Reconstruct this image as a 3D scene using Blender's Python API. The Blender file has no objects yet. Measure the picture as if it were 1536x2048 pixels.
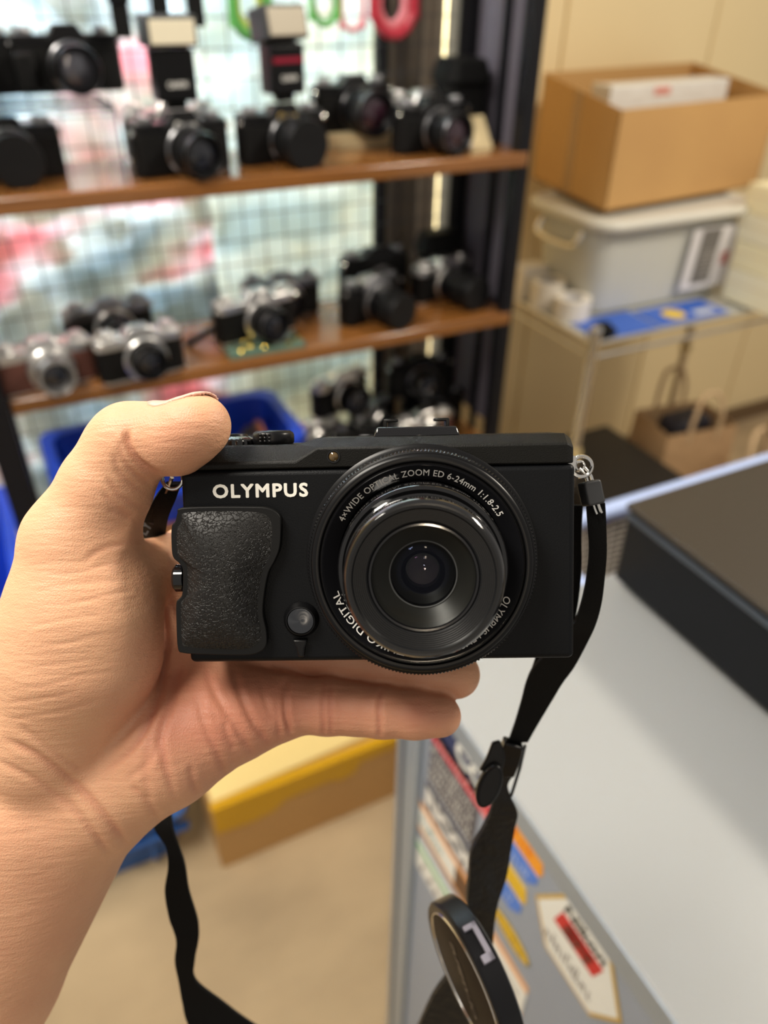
import bpy, math, random
import numpy as np
from mathutils import Vector, Matrix

random.seed(7)
SC = bpy.context.scene
COL = SC.collection

# ------------------------------------------------------------------ camera
FPX = 1538.0                       # focal length in pixels of the 1536 x 2048 frame
CAM_H = 1.45
YAW, PITCH, ROLL = math.radians(27), math.radians(35.2), math.radians(1.0)
_f = Vector((math.sin(YAW)*math.cos(PITCH), math.cos(YAW)*math.cos(PITCH), -math.sin(PITCH)))
_r0 = Vector((math.cos(YAW), -math.sin(YAW), 0)); _u0 = _r0.cross(_f)
CR = _r0*math.cos(ROLL) + _u0*math.sin(ROLL)
CU = -_r0*math.sin(ROLL) + _u0*math.cos(ROLL)
CF = _f
CP = Vector((0, 0, CAM_H))
cam_data = bpy.data.cameras.new('camera')
cam = bpy.data.objects.new('camera', cam_data); COL.objects.link(cam)
cam_data.sensor_fit = 'VERTICAL'; cam_data.sensor_height = 36.0
cam_data.lens = 36.0*FPX/2048.0
cam_data.clip_start = 0.01
cam_data.dof.use_dof = True
cam_data.dof.focus_distance = 0.206
cam_data.dof.aperture_fstop = 8.4
cam_data.dof.aperture_blades = 0
rot = Matrix((CR, CU, -CF)).transposed()
cam.matrix_world = Matrix.Translation(CP) @ rot.to_4x4()
SC.camera = cam

# ------------------------------------------------------------------ exposure, world, lights
SC.view_settings.view_transform = 'Standard'
SC.view_settings.look = 'None'
SC.view_settings.gamma = 1.0
SC.view_settings.use_curve_mapping = False
SC.view_settings.exposure = 0.0
world = bpy.data.worlds.new('world'); SC.world = world
world.use_nodes = True
bg = world.node_tree.nodes['Background']
bg.inputs[0].default_value = (1.0, 0.93, 0.85, 1); bg.inputs[1].default_value = 0.40

def area(name, loc, target, sx, sy, watts, color):
    l = bpy.data.lights.new(name, 'AREA'); l.shape = 'RECTANGLE'; l.size = sx; l.size_y = sy
    l.energy = watts; l.color = color
    o = bpy.data.objects.new(name, l); COL.objects.link(o); o.location = loc
    o.rotation_euler = (Vector(target)-Vector(loc)).to_track_quat('-Z', 'Y').to_euler()
    return o
area('ceiling_lamp_counter', (1.75, 0.05, 2.40), (0.45, 0.5, 0.9), 0.6, 0.20, 32, (1.0, 0.90, 0.76))
area('ceiling_lamp_aisle', (-0.60, 0.62, 2.5), (0.10, 0.75, 0.5), 1.2, 0.30, 42, (1.0, 0.93, 0.82))
area('added_poster_backlight', (0.15, 1.60, 2.05), (0.20, 1.30, 1.0), 0.8, 0.08, 88, (0.86, 0.94, 1.0))  # added lamp, out of view, to brighten the posters from behind
for dist_, watt_ in ((.8, 1.5), (1.25, 2), (1.9, 3), (2.8, 6), (4.2, 12)):   # a row of small ceiling spots behind the photographer
    l = bpy.data.lights.new('ceiling_spot', 'POINT'); l.energy = watt_; l.color = (1, .82, .6); l.shadow_soft_size = .025
    o = bpy.data.objects.new('ceiling_spot', l); COL.objects.link(o); o.location = (-.454*dist_+.05, -.891*dist_, 2.45)

# ------------------------------------------------------------------ pixel -> world helpers (used to survey the place)
def ray(px, py): return CF + CR*((px-768)/FPX) - CU*((py-1024)/FPX)
def V(px, py, d): return CP + ray(px, py)*d                 # d = depth in metres
def onz(px, py, z): r = ray(px, py); return CP + r*((z-CP.z)/r.z)
def ony(px, py, y): r = ray(px, py); return CP + r*((y-CP.y)/r.y)
def onx(px, py, x): r = ray(px, py); return CP + r*((x-CP.x)/r.x)

# ------------------------------------------------------------------ materials
MATS = {}
def mat(name, color, rough=.5, metal=0.0, bump=None, var=None, coat=0.0, trans=0.0, spec=.5, alpha=1.0, sheen=0, sss=0, ior=1.45):
    if name in MATS: return MATS[name]
    m = bpy.data.materials.new(name); m.use_nodes = True
    nt = m.node_tree; b = nt.nodes['Principled BSDF']
    b.inputs['Base Color'].default_value = (*color, 1); b.inputs['Roughness'].default_value = rough
    b.inputs['Metallic'].default_value = metal; b.inputs['Coat Weight'].default_value = coat
    b.inputs['Coat Roughness'].default_value = .05
    b.inputs['Transmission Weight'].default_value = trans; b.inputs['IOR'].default_value = ior
    b.inputs['Specular IOR Level'].default_value = spec; b.inputs['Alpha'].default_value = alpha
    b.inputs['Sheen Weight'].default_value = sheen
    tc = nt.nodes.new('ShaderNodeTexCoord')
    if bump:
        n = nt.nodes.new('ShaderNodeTexNoise'); n.inputs['Scale'].default_value = bump[0]; n.inputs['Detail'].default_value = 3
        bp = nt.nodes.new('ShaderNodeBump'); bp.inputs['Strength'].default_value = bump[1]; bp.inputs['Distance'].default_value = bump[2] if len(bump) > 2 else .001
        nt.links.new(tc.outputs['Object'], n.inputs['Vector']); nt.links.new(n.outputs['Fac'], bp.inputs['Height'])
        nt.links.new(bp.outputs['Normal'], b.inputs['Normal'])
    if var:                        # (scale, second colour, stretch xyz)
        mp = nt.nodes.new('ShaderNodeMapping'); mp.inputs['Scale'].default_value = var[2] if len(var) > 2 else (1, 1, 1)
        n = nt.nodes.new('ShaderNodeTexNoise'); n.inputs['Scale'].default_value = var[0]; n.inputs['Detail'].default_value = 4
        r = nt.nodes.new('ShaderNodeValToRGB'); r.color_ramp.elements[0].position = .35; r.color_ramp.elements[1].position = .7
        r.color_ramp.elements[0].color = (*color, 1); r.color_ramp.elements[1].color = (*var[1], 1)
        nt.links.new(tc.outputs['Object'], mp.inputs['Vector']); nt.links.new(mp.outputs['Vector'], n.inputs['Vector'])
        nt.links.new(n.outputs['Fac'], r.inputs['Fac']); nt.links.new(r.outputs['Color'], b.inputs['Base Color'])
    MATS[name] = m
    return m

def coated_glass(name, tint, refl=1.0):
    """clear coated glass: straight-through transmission with a fresnel reflection"""
    m = bpy.data.materials.new(name); m.use_nodes = True; nt = m.node_tree
    for n in list(nt.nodes):
        if n.type != 'OUTPUT_MATERIAL': nt.nodes.remove(n)
    out = [n for n in nt.nodes if n.type == 'OUTPUT_MATERIAL'][0]
    t = nt.nodes.new('ShaderNodeBsdfTransparent'); t.inputs[0].default_value = (.86, .87, .86, 1)
    g = nt.nodes.new('ShaderNodeBsdfGlossy'); g.inputs['Roughness'].default_value = .01; g.inputs['Color'].default_value = (*tint, 1)
    fr = nt.nodes.new('ShaderNodeFresnel'); fr.inputs['IOR'].default_value = 1.35
    mx = nt.nodes.new('ShaderNodeMixShader')
    ml = nt.nodes.new('ShaderNodeMath'); ml.operation = 'MULTIPLY'; ml.inputs[1].default_value = refl; ml.use_clamp = True
    nt.links.new(fr.outputs[0], ml.inputs[0]); nt.links.new(ml.outputs[0], mx.inputs[0])
    nt.links.new(t.outputs[0], mx.inputs[1]); nt.links.new(g.outputs[0], mx.inputs[2]); nt.links.new(mx.outputs[0], out.inputs['Surface'])
    return m

def sheet_material(name, c0, c1, c2, scale):
    """clear vinyl wrap over printed paper: glossy, slightly see-through to light from behind"""
    m = bpy.data.materials.new(name); m.use_nodes = True; nt = m.node_tree; b = nt.nodes['Principled BSDF']
    tc = nt.nodes.new('ShaderNodeTexCoord'); n = nt.nodes.new('ShaderNodeTexNoise'); n.inputs['Scale'].default_value = scale; n.inputs['Detail'].default_value = 2
    mp = nt.nodes.new('ShaderNodeMapping'); mp.inputs['Rotation'].default_value = (0, .7, 0); mp.inputs['Scale'].default_value = (1, 1, 2.2)
    r = nt.nodes.new('ShaderNodeValToRGB'); cr = r.color_ramp
    cr.elements[0].position = .40; cr.elements[0].color = (*c0, 1); cr.elements[1].position = .53; cr.elements[1].color = (*c1, 1)
    e = cr.elements.new(.67); e.color = (*c2, 1)
    nt.links.new(tc.outputs['Object'], mp.inputs[0]); nt.links.new(mp.outputs[0], n.inputs['Vector']); nt.links.new(n.outputs['Fac'], r.inputs[0])
    nt.links.new(r.outputs[0], b.inputs['Base Color'])
    b.inputs['Roughness'].default_value = .22; b.inputs['Specular IOR Level'].default_value = .8
    tr = nt.nodes.new('ShaderNodeBsdfTranslucent'); mx = nt.nodes.new('ShaderNodeMixShader'); mx.inputs[0].default_value = .45
    nt.links.new(r.outputs[0], tr.inputs[0])
    out = [x for x in nt.nodes if x.type == 'OUTPUT_MATERIAL'][0]
    nt.links.new(b.outputs[0], mx.inputs[1]); nt.links.new(tr.outputs[0], mx.inputs[2]); nt.links.new(mx.outputs[0], out.inputs['Surface'])
    return m

BLACK = mat('black_plastic', (.003, .003, .0035), .35, spec=.28)
BLACK_G = mat('glossy_black_plastic', (.005, .005, .006), .18, spec=.35)
BLACK_M = mat('matte_black', (.005, .005, .005), .7, spec=.2)
BLACK_METAL = mat('black_painted_steel', (.007, .007, .009), .4, spec=.25)
LEATHER = mat('black_leatherette', (.0035, .0035, .0035), .5, bump=(900, .5), spec=.22)
BROWN_LEATHER = mat('brown_leatherette', (.10, .035, .025), .55, bump=(900, .5))
CHROME = mat('satin_chrome', (.72, .71, .69), .28, 1.0)
STEEL = mat('polished_steel', (.80, .79, .76), .15, 1.0)
CHROME_D = mat('dark_chrome', (.25, .25, .26), .3, 1.0)
WHITE_P = mat('white_paint', (.85, .84, .80), .5)
GOLD = mat('gold_paint', (.75, .52, .15), .35, .7)
WOOD = mat('brown_shelf_wood', (.25, .10, .024), .24, var=(6, (.17, .066, .015), (1, 14, 14)), coat=.6)
GLASS_DARK = mat('dark_lens_glass', (.006, .007, .012), .05, coat=1.0)
CARD = mat('brown_cardboard', (.54, .315, .115), .8, var=(5, (.50, .285, .105)))
CARD_IN = mat('inner_cardboard', (.40, .215, .08), .85)
CREAM_CARD = mat('cream_card', (.78, .63, .36), .7)
BLUE = mat('blue_crate_plastic', (.012, .055, .52), .35)
BLUE2 = mat('faded_blue_plastic', (.03, .13, .42), .5, var=(8, (.02, .09, .32)))

# ------------------------------------------------------------------ mesh helpers
class MB:
    def __init__(s, M=None, k=1.0): s.v = []; s.f = []; s.M = M or Matrix.Identity(4); s.k = k
    def add(s, vs, fs):
        o = len(s.v)
        s.v += [tuple(s.M @ (Vector(p)*s.k)) for p in vs]; s.f += [tuple(i+o for i in f) for f in fs]
        return s
    def box(s, x0, x1, y0, y1, z0, z1, taper=0.0):
        t = taper
        vs = [(x0, y0, z0), (x1, y0, z0), (x1, y1, z0), (x0, y1, z0), (x0+t, y0+t, z1), (x1-t, y0+t, z1), (x1-t, y1-t, z1), (x0+t, y1-t, z1)]
        return s.add(vs, [(0, 3, 2, 1), (4, 5, 6, 7), (0, 1, 5, 4), (1, 2, 6, 5), (2, 3, 7, 6), (3, 0, 4, 7)])
    def hexa(s, vs):
        return s.add(vs, [(0, 3, 2, 1), (4, 5, 6, 7), (0, 1, 5, 4), (1, 2, 6, 5), (2, 3, 7, 6), (3, 0, 4, 7)])
    def prism(s, poly, z0, z1, inset=0.0):
        n = len(poly); cx = sum(p[0] for p in poly)/n; cy = sum(p[1] for p in poly)/n
        def sh(p):
            if not inset: return p
            dx, dy = p[0]-cx, p[1]-cy; l = math.hypot(dx, dy) or 1
            return (p[0]-dx/l*inset, p[1]-dy/l*inset)
        vs = [(p[0], p[1], z0) for p in poly] + [(*sh(p), z1) for p in poly]
        return s.add(vs, [tuple(range(n-1, -1, -1)), tuple(range(n, 2*n))] + [(i, (i+1) % n, n+(i+1) % n, n+i) for i in range(n)])
    def lathe(s, prof, n=48, teeth=None):
        """profile of (r, z) about the z axis; teeth = {profile index: depth} alternates the radius"""
        vs, fs = [], []; m = len(prof)
        for i in range(n):
            a = 2*math.pi*i/n; c, sn = math.cos(a), math.sin(a)
            for j, (r, z) in enumerate(prof):
                rr = r - (teeth[j] if teeth and j in teeth and (i % 2) else 0)
                vs.append((rr*c, rr*sn, z))
        for i in range(n):
            for j in range(m-1):
                a, b = i*m+j, ((i+1) % n)*m+j
                fs.append((a, b, b+1, a+1))
        return s.add(vs, fs)
    def tube(s, pts, r, n=10, closed=False, cap=True):
        P = [Vector(p) for p in pts]; L = len(P); vs, fs = [], []
        rad = r if hasattr(r, '__len__') else [r]*L
        up = None
        for i in range(L):
            a = P[(i-1) % L] if (closed or i > 0) else P[i]; b = P[(i+1) % L] if (closed or i < L-1) else P[i]
            t = (b-a).normalized()
            if up is None: up = t.orthogonal().normalized()
            up = (up - t*up.dot(t)).normalized(); w = t.cross(up)
            for j in range(n):
                q = 2*math.pi*j/n
                vs.append(tuple(P[i] + (up*math.cos(q) + w*math.sin(q))*rad[i]))
        for i in range(L if closed else L-1):
            for j in range(n):
                a, b = i*n+j, i*n+(j+1) % n; c, d = ((i+1) % L)*n+(j+1) % n, ((i+1) % L)*n+j
                fs.append((a, b, c, d))
        if cap and not closed: fs += [tuple(range(n-1, -1, -1)), tuple(range((L-1)*n, L*n))]
        return s.add(vs, fs)
    def cyl(s, p0, p1, r, n=20): return s.tube([p0, p1], r, n)
    def ribbon(s, st, th, smooth=4):
        """st: list of (left point, right point); a flat band of thickness th"""
        Ls = catmull([a for a, b in st], smooth); Rs = catmull([b for a, b in st], smooth)
        vs, fs = [], []; n = len(Ls)
        for i in range(n):
            t = ((Ls[min(i+1, n-1)]+Rs[min(i+1, n-1)]) - (Ls[max(i-1, 0)]+Rs[max(i-1, 0)])).normalized()
            nr = t.cross(Rs[i]-Ls[i]).normalized()*th/2
            vs += [tuple(Ls[i]+nr), tuple(Rs[i]+nr), tuple(Rs[i]-nr), tuple(Ls[i]-nr)]
        for i in range(n-1):
            for j in range(4):
                a, b = i*4+j, i*4+(j+1) % 4
                fs.append((a, a+4, b+4, b))
        fs += [(0, 1, 2, 3), (4*n-1, 4*n-2, 4*n-3, 4*n-4)]
        return s.add(vs, fs)
    def build(s, name, material, parent=None, bevel=0, seg=2, smooth=40, label=None):
        me = bpy.data.meshes.new(name); me.from_pydata(s.v, [], s.f); me.update()
        if material: me.materials.append(material)
        if smooth:
            me.polygons.foreach_set('use_smooth', [True]*len(me.polygons)); me.set_sharp_from_angle(angle=math.radians(smooth))
        o = bpy.data.objects.new(name, me); COL.objects.link(o)
        if parent: o.parent = parent
        if bevel:
            md = o.modifiers.new('bevel', 'BEVEL'); md.width = bevel; md.segments = seg; md.limit_method = 'ANGLE'; md.angle_limit = math.radians(40)
        if label: o['label'] = label
        return o

def catmull(P, k):
    P = [Vector(p) for p in P]
    if k <= 1 or len(P) < 3: return P
    out = []
    for i in range(len(P)-1):
        a, b, c, d = P[max(i-1, 0)], P[i], P[i+1], P[min(i+2, len(P)-1)]
        for j in range(k):
            t = j/k
            out.append(.5*((2*b) + (c-a)*t + (2*a-5*b+4*c-d)*t*t + (3*b-a-3*c+d)*t**3))
    out.append(P[-1]); return out

def rrect(x0, x1, y0, y1, r, n=5):
    out = []
    for cx, cy, a0 in ((x1-r, y1-r, 0), (x0+r, y1-r, 90), (x0+r, y0+r, 180), (x1-r, y0+r, 270)):
        for i in range(n+1):
            a = math.radians(a0+90*i/n); out.append((cx+r*math.cos(a), cy+r*math.sin(a)))
    return out

def thing(name, label, cat, loc=(0, 0, 0), rotz=0, group=None):
    o = bpy.data.objects.new(name, None); COL.objects.link(o); o.empty_display_size = .02
    o.location = loc; o.rotation_euler = (0, 0, rotz); o['label'] = label; o['category'] = cat
    if group: o['group'] = group
    return o
def tag(o, label, cat, group=None):
    o['label'] = label; o['category'] = cat
    if group: o['group'] = group
    return o
def struct(o): o['kind'] = 'structure'; return o

_tcache = {}
def text_geo(txt, bold=0.0, shear=0.0, spacing=1.0):
    """flat outline text: verts with x from 0, baseline y = 0, cap height about 0.7"""
    key = (txt, bold, shear, spacing)
    if key in _tcache: return _tcache[key]
    cu = bpy.data.curves.new('t', 'FONT'); cu.body = txt; cu.size = 1; cu.shear = shear; cu.space_character = spacing
    cu.resolution_u = 3
    o = bpy.data.objects.new('t', cu); COL.objects.link(o)
    dg = bpy.context.evaluated_depsgraph_get(); dg.update()
    me = bpy.data.meshes.new_from_object(o.evaluated_get(dg))
    vs = [tuple(v.co) for v in me.vertices]; fs = [tuple(p.vertices) for p in me.polygons]
    bpy.data.objects.remove(o); bpy.data.curves.remove(cu); bpy.data.meshes.remove(me)
    if bold > 0:
        v0, f0 = list(vs), list(fs)
        for k in range(8):
            dx, dy = bold*math.cos(k*math.pi/4), bold*math.sin(k*math.pi/4); n0 = len(vs)
            vs += [(p[0]+dx, p[1]+dy, p[2]+.004*(k+1)) for p in v0]; fs += [tuple(i+n0 for i in f) for f in f0]
    _tcache[key] = (vs, fs); return vs, fs
def text_fit(txt, w, h, bold=0.0, shear=0.0, spacing=1.0):
    """text scaled to a w x h box centred on the origin"""
    vs, fs = text_geo(txt, bold, shear, spacing)
    x0 = min(v[0] for v in vs); x1 = max(v[0] for v in vs); y0 = min(v[1] for v in vs); y1 = max(v[1] for v in vs)
    return [((v[0]-(x0+x1)/2)*w/(x1-x0), (v[1]-(y0+y1)/2)*h/(y1-y0), v[2]*h) for v in vs], fs

# ================================================================== THE SETTING
FLOOR_M = mat('worn_shaded_beige_floor', (.56, .42, .25), .85, bump=(300, .25), var=(2.3, (.37, .275, .165), (1, 1.6, 1)))  # darker mottles: stains, plus shadow on the floor put into the colour
WALL_M = mat('cream_wall_paint', (.88, .72, .42), .6, var=(3, (.86, .70, .40)))
struct(MB().box(-3, 4, -2.5, 1.82, -.05, 0).build('floor', FLOOR_M, smooth=0))
wall = struct(MB().box(-3, 4, 1.82, 1.90, 0, 2.7).build('wall_back', WALL_M, smooth=0))
for x0, x1 in ((.80, 1.395), (1.40, 1.90), (1.905, 2.395), (2.4, 3.0)):
    MB().box(x0, x1, 1.805, 1.82, .06, 2.6).build('panel', WALL_M, wall, bevel=.004)
struct(MB().box(-.0, 4, 1.79, 1.82, 0, .06).build('baseboard_back', mat('brown_baseboard', (.16, .10, .05), .5)))

struct(MB().box(.852, .868, 1.345, 1.80, 0, 2.5).build('added_spill_blocker', WALL_M, smooth=0))  # unseen board added to keep the poster backlight off the cart

# ================================================================== DISPLAY RACK
YF, YB = 1.10, 1.295                                   # shelf front and back
Z1, Z2, Z3 = 1.213, 0.946, 0.665                       # shelf tops
rack = thing('display_rack', 'black steel display rack with brown wooden shelves full of cameras', 'shelf', (.385, 1.2, 0))
_R = Matrix.Translation((-.385, -1.2, 0))
for z in (Z1, Z2, Z3):
    MB(_R).box(-.033, .812, YF, YB, z-.022, z).build('shelf_board', WOOD, rack, bevel=.003)
for x0, x1, y0, y1 in ((-.072, -.036, YF-.012, YF+.02), (.795, .818, YF+.003, YF+.03), (-.072, -.036, YB-.02, YB+.01), (.79, .815, YB-.015, YB+.012)):
    MB(_R).box(x0, x1, y0, y1, 0, 1.95).build('post', BLACK_METAL, rack, bevel=.002)
MB(_R).box(.640, .662, YB+.014, YB+.03, 0, 1.95).build('back_post', BLACK_METAL, rack, bevel=.002)
PURPLE = mat('grey_violet_panel', (.115, .105, .13), .55)
MB(_R).box(.814, .822, YF+.03, YB-.015, .70, 1.95).build('side_panel', PURPLE, rack)
MB(_R).box(.806, .815, YF+.085, YF+.10, .10, 1.95).build('side_brace', BLACK_METAL, rack, bevel=.001)

grid = thing('wire_grid_panel', 'fine black wire grid panel along the back of the camera rack', 'wire grid', (.36, YB+.005, 0))
WIRE = mat('dark_grid_wire', (.10, .105, .11), .45, .3)
wv = MB().cyl((0, 0, .70), (0, 0, 1.75), .0011, 5).build('wire', WIRE, grid)
wh = MB().cyl((-.40, .002, 0), (.42, .002, 0), .0011, 5).build('wire', WIRE, grid); wh.location.z = .75
for i in range(1, 23):
    c = wv.copy(); COL.objects.link(c); c.parent = grid; c.location.x = -.41 + i*.0365
wv.location.x = -.41
for i in range(1, 24):
    c = wh.copy(); COL.objects.link(c); c.parent = grid; c.location.z = .75 + i*.040

# vinyl-wrapped posters and curtains hanging behind the grid; unseen tops raised to block backlight
def crumpled(name, x0, x1, z0, z1, y, amp, m, seed, nx=50, nz=84, slope=0):
    rng = np.random.RandomState(seed)
    xs = np.linspace(x0, x1, nx); zs = np.linspace(z0, z1, nz); X, Z = np.meshgrid(xs, zs, indexing='ij')
    Y = np.zeros_like(X)
    for _ in range(26):
        a = rng.uniform(0, math.pi); w = rng.uniform(8, 46); ph = rng.uniform(0, 6.28)
        u = X*math.cos(a)+Z*math.sin(a)
        Y += np.abs(np.sin(u*w+ph))*rng.uniform(.3, 1)*12/w
    Y = (Y-Y.mean())*amp
    cx, cz = (x0+x1)/2, z0
    vs = [(float(X[i, j]-cx), float(Y[i, j]), float(Z[i, j]-cz)) for i in range(nx) for j in range(nz)]
    fs = [(i*nz+j, (i+1)*nz+j, (i+1)*nz+j+1, i*nz+j+1) for i in range(nx-1) for j in range(nz-1)]
    o = MB().add(vs, fs).build(name, m, smooth=25); o.location = (cx, y, cz)
    o.modifiers.new('thickness', 'SOLIDIFY').thickness = .0012
    return o
S_BLUE = sheet_material('vinyl_over_blue_pink_print', (.45, .55, .63), (.82, .89, .94), (.84, .46, .52), 3.6)
S_WHITE = sheet_material('vinyl_over_white_print', (.64, .75, .81), (.84, .91, .94), (.68, .79, .85), 5)
tag(crumpled('wrapped_poster', -.42, .35, .60, 2.35, 1.375, .020, S_BLUE, 3), 'crinkled clear vinyl over a blue and pink poster behind the grid', 'poster')
tag(crumpled('wrapped_poster', .353, .675, .55, 2.35, 1.395, .006, S_WHITE, 5), 'smooth white vinyl wrapped poster behind the middle of the grid', 'poster')
TAUPE = mat('taupe_curtain', (.20, .165, .125), .8, var=(9, (.16, .13, .10), (6, 1, .3)))
def curtain(name, x0, x1, y, m, waves, amp=.006):
    n = 40; xs = [x0+(x1-x0)*i/n for i in range(n+1)]; cx = (x0+x1)/2
    pts = [(x-cx, amp*math.sin(waves*2*math.pi*i/n)) for i, x in enumerate(xs)]
    poly = pts + [(p[0], p[1]+.002) for p in reversed(pts)]
    o = MB().prism(poly, 0, 2.3).build(name, m, smooth=60); o.location = (cx, y, .02); return o
tag(curtain('curtain', .668, .80, 1.37, TAUPE, 3), 'taupe cloth curtain behind the grid right of the black back post', 'curtain')
tag(curtain('curtain', .80, .853, 1.36, mat('pale_curtain', (.30, .30, .26), .8), 1), 'narrow pale curtain strip beside the taupe one', 'curtain')

# ================================================================== SINGLE-LENS REFLEX CAMERAS ON THE RACK
def slr(label, pos, rz=0, top=BLACK, skin=LEATHER, w=.138, h=.052, lens_r=.029, lens_l=.042, cap=False, prism=True, brand=None, brand_m=WHITE_P,
        group=None, tilt=None, grip=False, front=GLASS_DARK, barrel=BLACK, prism_m=None, name='reflex_camera', cat='camera', lens=True, plate=None):
    t = thing(name, label, cat, pos, rz, group)
    if tilt: t.rotation_euler = (tilt[0], tilt[1], rz)
    d = .018
    MB().prism(rrect(-w/2, w/2, -d, d, .012), .004, h).build('body', skin, t, bevel=.0012)
    MB().prism(rrect(-w/2+.001, w/2-.001, -d+.001, d-.001, .012), 0, .0045).build('base_plate', top, t, bevel=.0008)
    MB().prism(rrect(-w/2, w/2, -d, d, .012), h, h+.014, .0015).build('top_plate', top, t, bevel=.0015)
    zt = h+.0135
    if prism:
        pm = prism_m or top
        pr = MB().hexa([(-.030, -.021, h+.002), (.034, -.021, h+.002), (.030, .017, h+.002), (-.026, .017, h+.002),
                        (-.014, -.017, h+.027), (.018, -.017, h+.027), (.017, .014, h+.023), (-.013, .014, h+.023)]).build('prism_housing', pm, t, bevel=.0025)
        if brand:
            v, f = text_fit(brand, .030, .0085, .02)
            MB(Matrix.Translation((.002, -.0222, h+.0105)) @ Matrix.Rotation(math.radians(90-8), 4, 'X')).add(v, f).build('lettering', brand_m, pr, smooth=0)
    else:
        MB().box(-.012, .014, -d-.001, -d+.002, h+.002, h+.012).build('viewfinder_window', GLASS_DARK, t)
    dial = MB(Matrix.Translation((-w*.34, 0, zt))).lathe([(0, .010), (.0095, .010), (.011, .0085), (.011, 0), (0, 0)], 28, {2: .0006, 3: .0006}).build('shutter_dial', top if top is not BLACK else CHROME_D, t)
    MB(Matrix.Translation((w*.36, 0, zt))).lathe([(0, .009), (.010, .009), (.011, .007), (.011, 0), (0, 0)], 28).build('rewind_knob', top if top is not BLACK else CHROME_D, t)
    MB(Matrix.Translation((-w*.44, -.004, zt))).lathe([(0, .005), (.0035, .005), (.004, 0)], 16).build('shutter_button', STEEL, t)
    for s in (-1, 1):
        MB(Matrix.Translation((s*w/2, -.008, h+.004)) @ Matrix.Rotation(math.radians(90), 4, 'Y')).lathe([(.0025, -.001), (.0045, -.001), (.0045, .002), (.0025, .002), (.0025, -.001)], 14).build('strap_lug', STEEL, t)
    if grip:
        MB().prism([(-w/2-.001, -d-.013), (-w/2+.027, -d-.013), (-w/2+.034, -d+.002), (-w/2-.001, -d+.002)], .003, h-.004).build('hand_grip', skin, t, bevel=.005, seg=3)
    if lens:
        A = Matrix.Translation((.004, -d, .031)) @ Matrix.Rotation(math.radians(90), 4, 'X')
        r = lens_r; L = lens_l
        MB(A).lathe([(.0, 0), (.033, 0), (.033, .004), (.031, .006), (.0, .006)], 40).build('mount_ring', plate or (CHROME if top is not BLACK else CHROME_D), t)
        b = MB(A).lathe([(r*.95, .005), (r, .008), (r, L*.38), (r*.93, L*.40), (r*.93, L*.48), (r*.99, L*.5), (r*.99, L*.94), (r*.96, L), (r*.80, L), (r*.72, L-.006), (r*.60, L-.013), (0, L-.013)], 44).build('lens_barrel', barrel, t)
        MB(A).lathe([(r*1.0, L*.55), (r*1.035, L*.57), (r*1.035, L*.80), (r*1.0, L*.82)], 60, {1: .0008, 2: .0008}).build('focus_ring', BLACK_M if barrel is BLACK else CHROME_D, b)
        if cap:
            MB(A).lathe([(r*1.0, L-.003), (r*1.03, L-.002), (r*1.03, L+.005), (r*.98, L+.007), (r*.3, L+.007), (0, L+.0065)], 40).build('lens_cap', mat('lens_cap_plastic', (.006, .006, .0065), .45, spec=.25), b)
        else:
            MB(A).lathe([(r*.70, L-.009), (r*.5, L-.0065), (r*.25, L-.0045), (0, L-.004)], 32).build('front_element', front, b)
            MB(A).lathe([(r*.985, L-.001), (r*.965, L+.0006), (r*.94, L-.001)], 40).build('filter_ring', CHROME_D, b)
    return t

G1 = 'cameras on the upper rack shelf'; G2 = 'cameras on the middle rack shelf'; G3 = 'old cameras piled on the bottom rack shelf'
def p1(px, py, dy=0): p = onz(px, py, Z1); return (p.x, min(p.y+.018+dy, 1.268), Z1+.0005)
def p2(px, py, dy=0): p = onz(px, py, Z2); return (p.x, min(p.y+.018+dy, 1.268), Z2+.0005)
PURPLE_GL = mat('purple_coated_lens', (.03, .012, .02), .06, coat=1)
# acrylic riser on the upper shelf with two autofocus bodies on it
ACR = mat('clear_acrylic', (.93, .95, .95), .04, trans=1.0, ior=1.2)
riser = thing('acrylic_riser', 'clear acrylic display riser on the left of the upper shelf', 'display stand', (.03, 1.2, Z1))
MB().box(-.24, .155, -.06, .075, .084, .088).build('top_sheet', ACR, riser)
MB().box(.151, .155, -.06, .075, 0, .084).build('side_sheet', ACR, riser)
MB().box(-.24, -.236, -.06, .075, 0, .084).build('side_sheet', ACR, riser)
zr = Z1+.0885
def pr_(px, py): p = onz(px, py, zr); return (p.x, p.y+.02, zr)
slr('black autofocus reflex camera with bright lens on the acrylic riser', pr_(150, 186), .04, w=.146, h=.056, lens_r=.031, lens_l=.040, grip=True, front=mat('bright_lens_glass', (.10, .10, .12), .05, coat=1, metal=.6), group=G1)
slr('black reflex camera cut by the left picture edge on the acrylic riser', pr_(-58, 194), .0, w=.140, h=.056, lens_l=.045, group=G1)
slr('black reflex camera marked minolta with capped lens, leftmost on the upper shelf', p1(30, 362), .03, h=.050, lens_r=.032, lens_l=.045, cap=True, brand='minolta', group=G1)
slr('black reflex camera carrying a tall flash on the upper shelf', p1(374, 350), .16, lens_r=.029, lens_l=.052, brand='Canon', group=G1)
slr('silver-topped reflex camera half hidden behind the flash camera', p1(325, 296, .03), .05, top=CHROME, lens_l=.02, group=G1)
slr('black reflex camera with a black lens cap right of the flash camera', p1(572, 326), .16, lens_r=.033, lens_l=.050, cap=True, brand='Canon', brand_m=GOLD, group=G1)
pE = p1(700, 288, .03)
tag(MB().box(-.07, .075, -.035, .03, 0, .022).build('card_box', CREAM_CARD, bevel=.001), 'flat cream card box under a black camera on the upper shelf', 'box').location = (pE[0]+.012, pE[1], Z1)
slr('black reflex camera with wide open lens standing on a cream card box', (pE[0], pE[1], Z1+.0225), .10, lens_r=.034, lens_l=.058, group=G1, front=PURPLE_GL)
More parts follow.
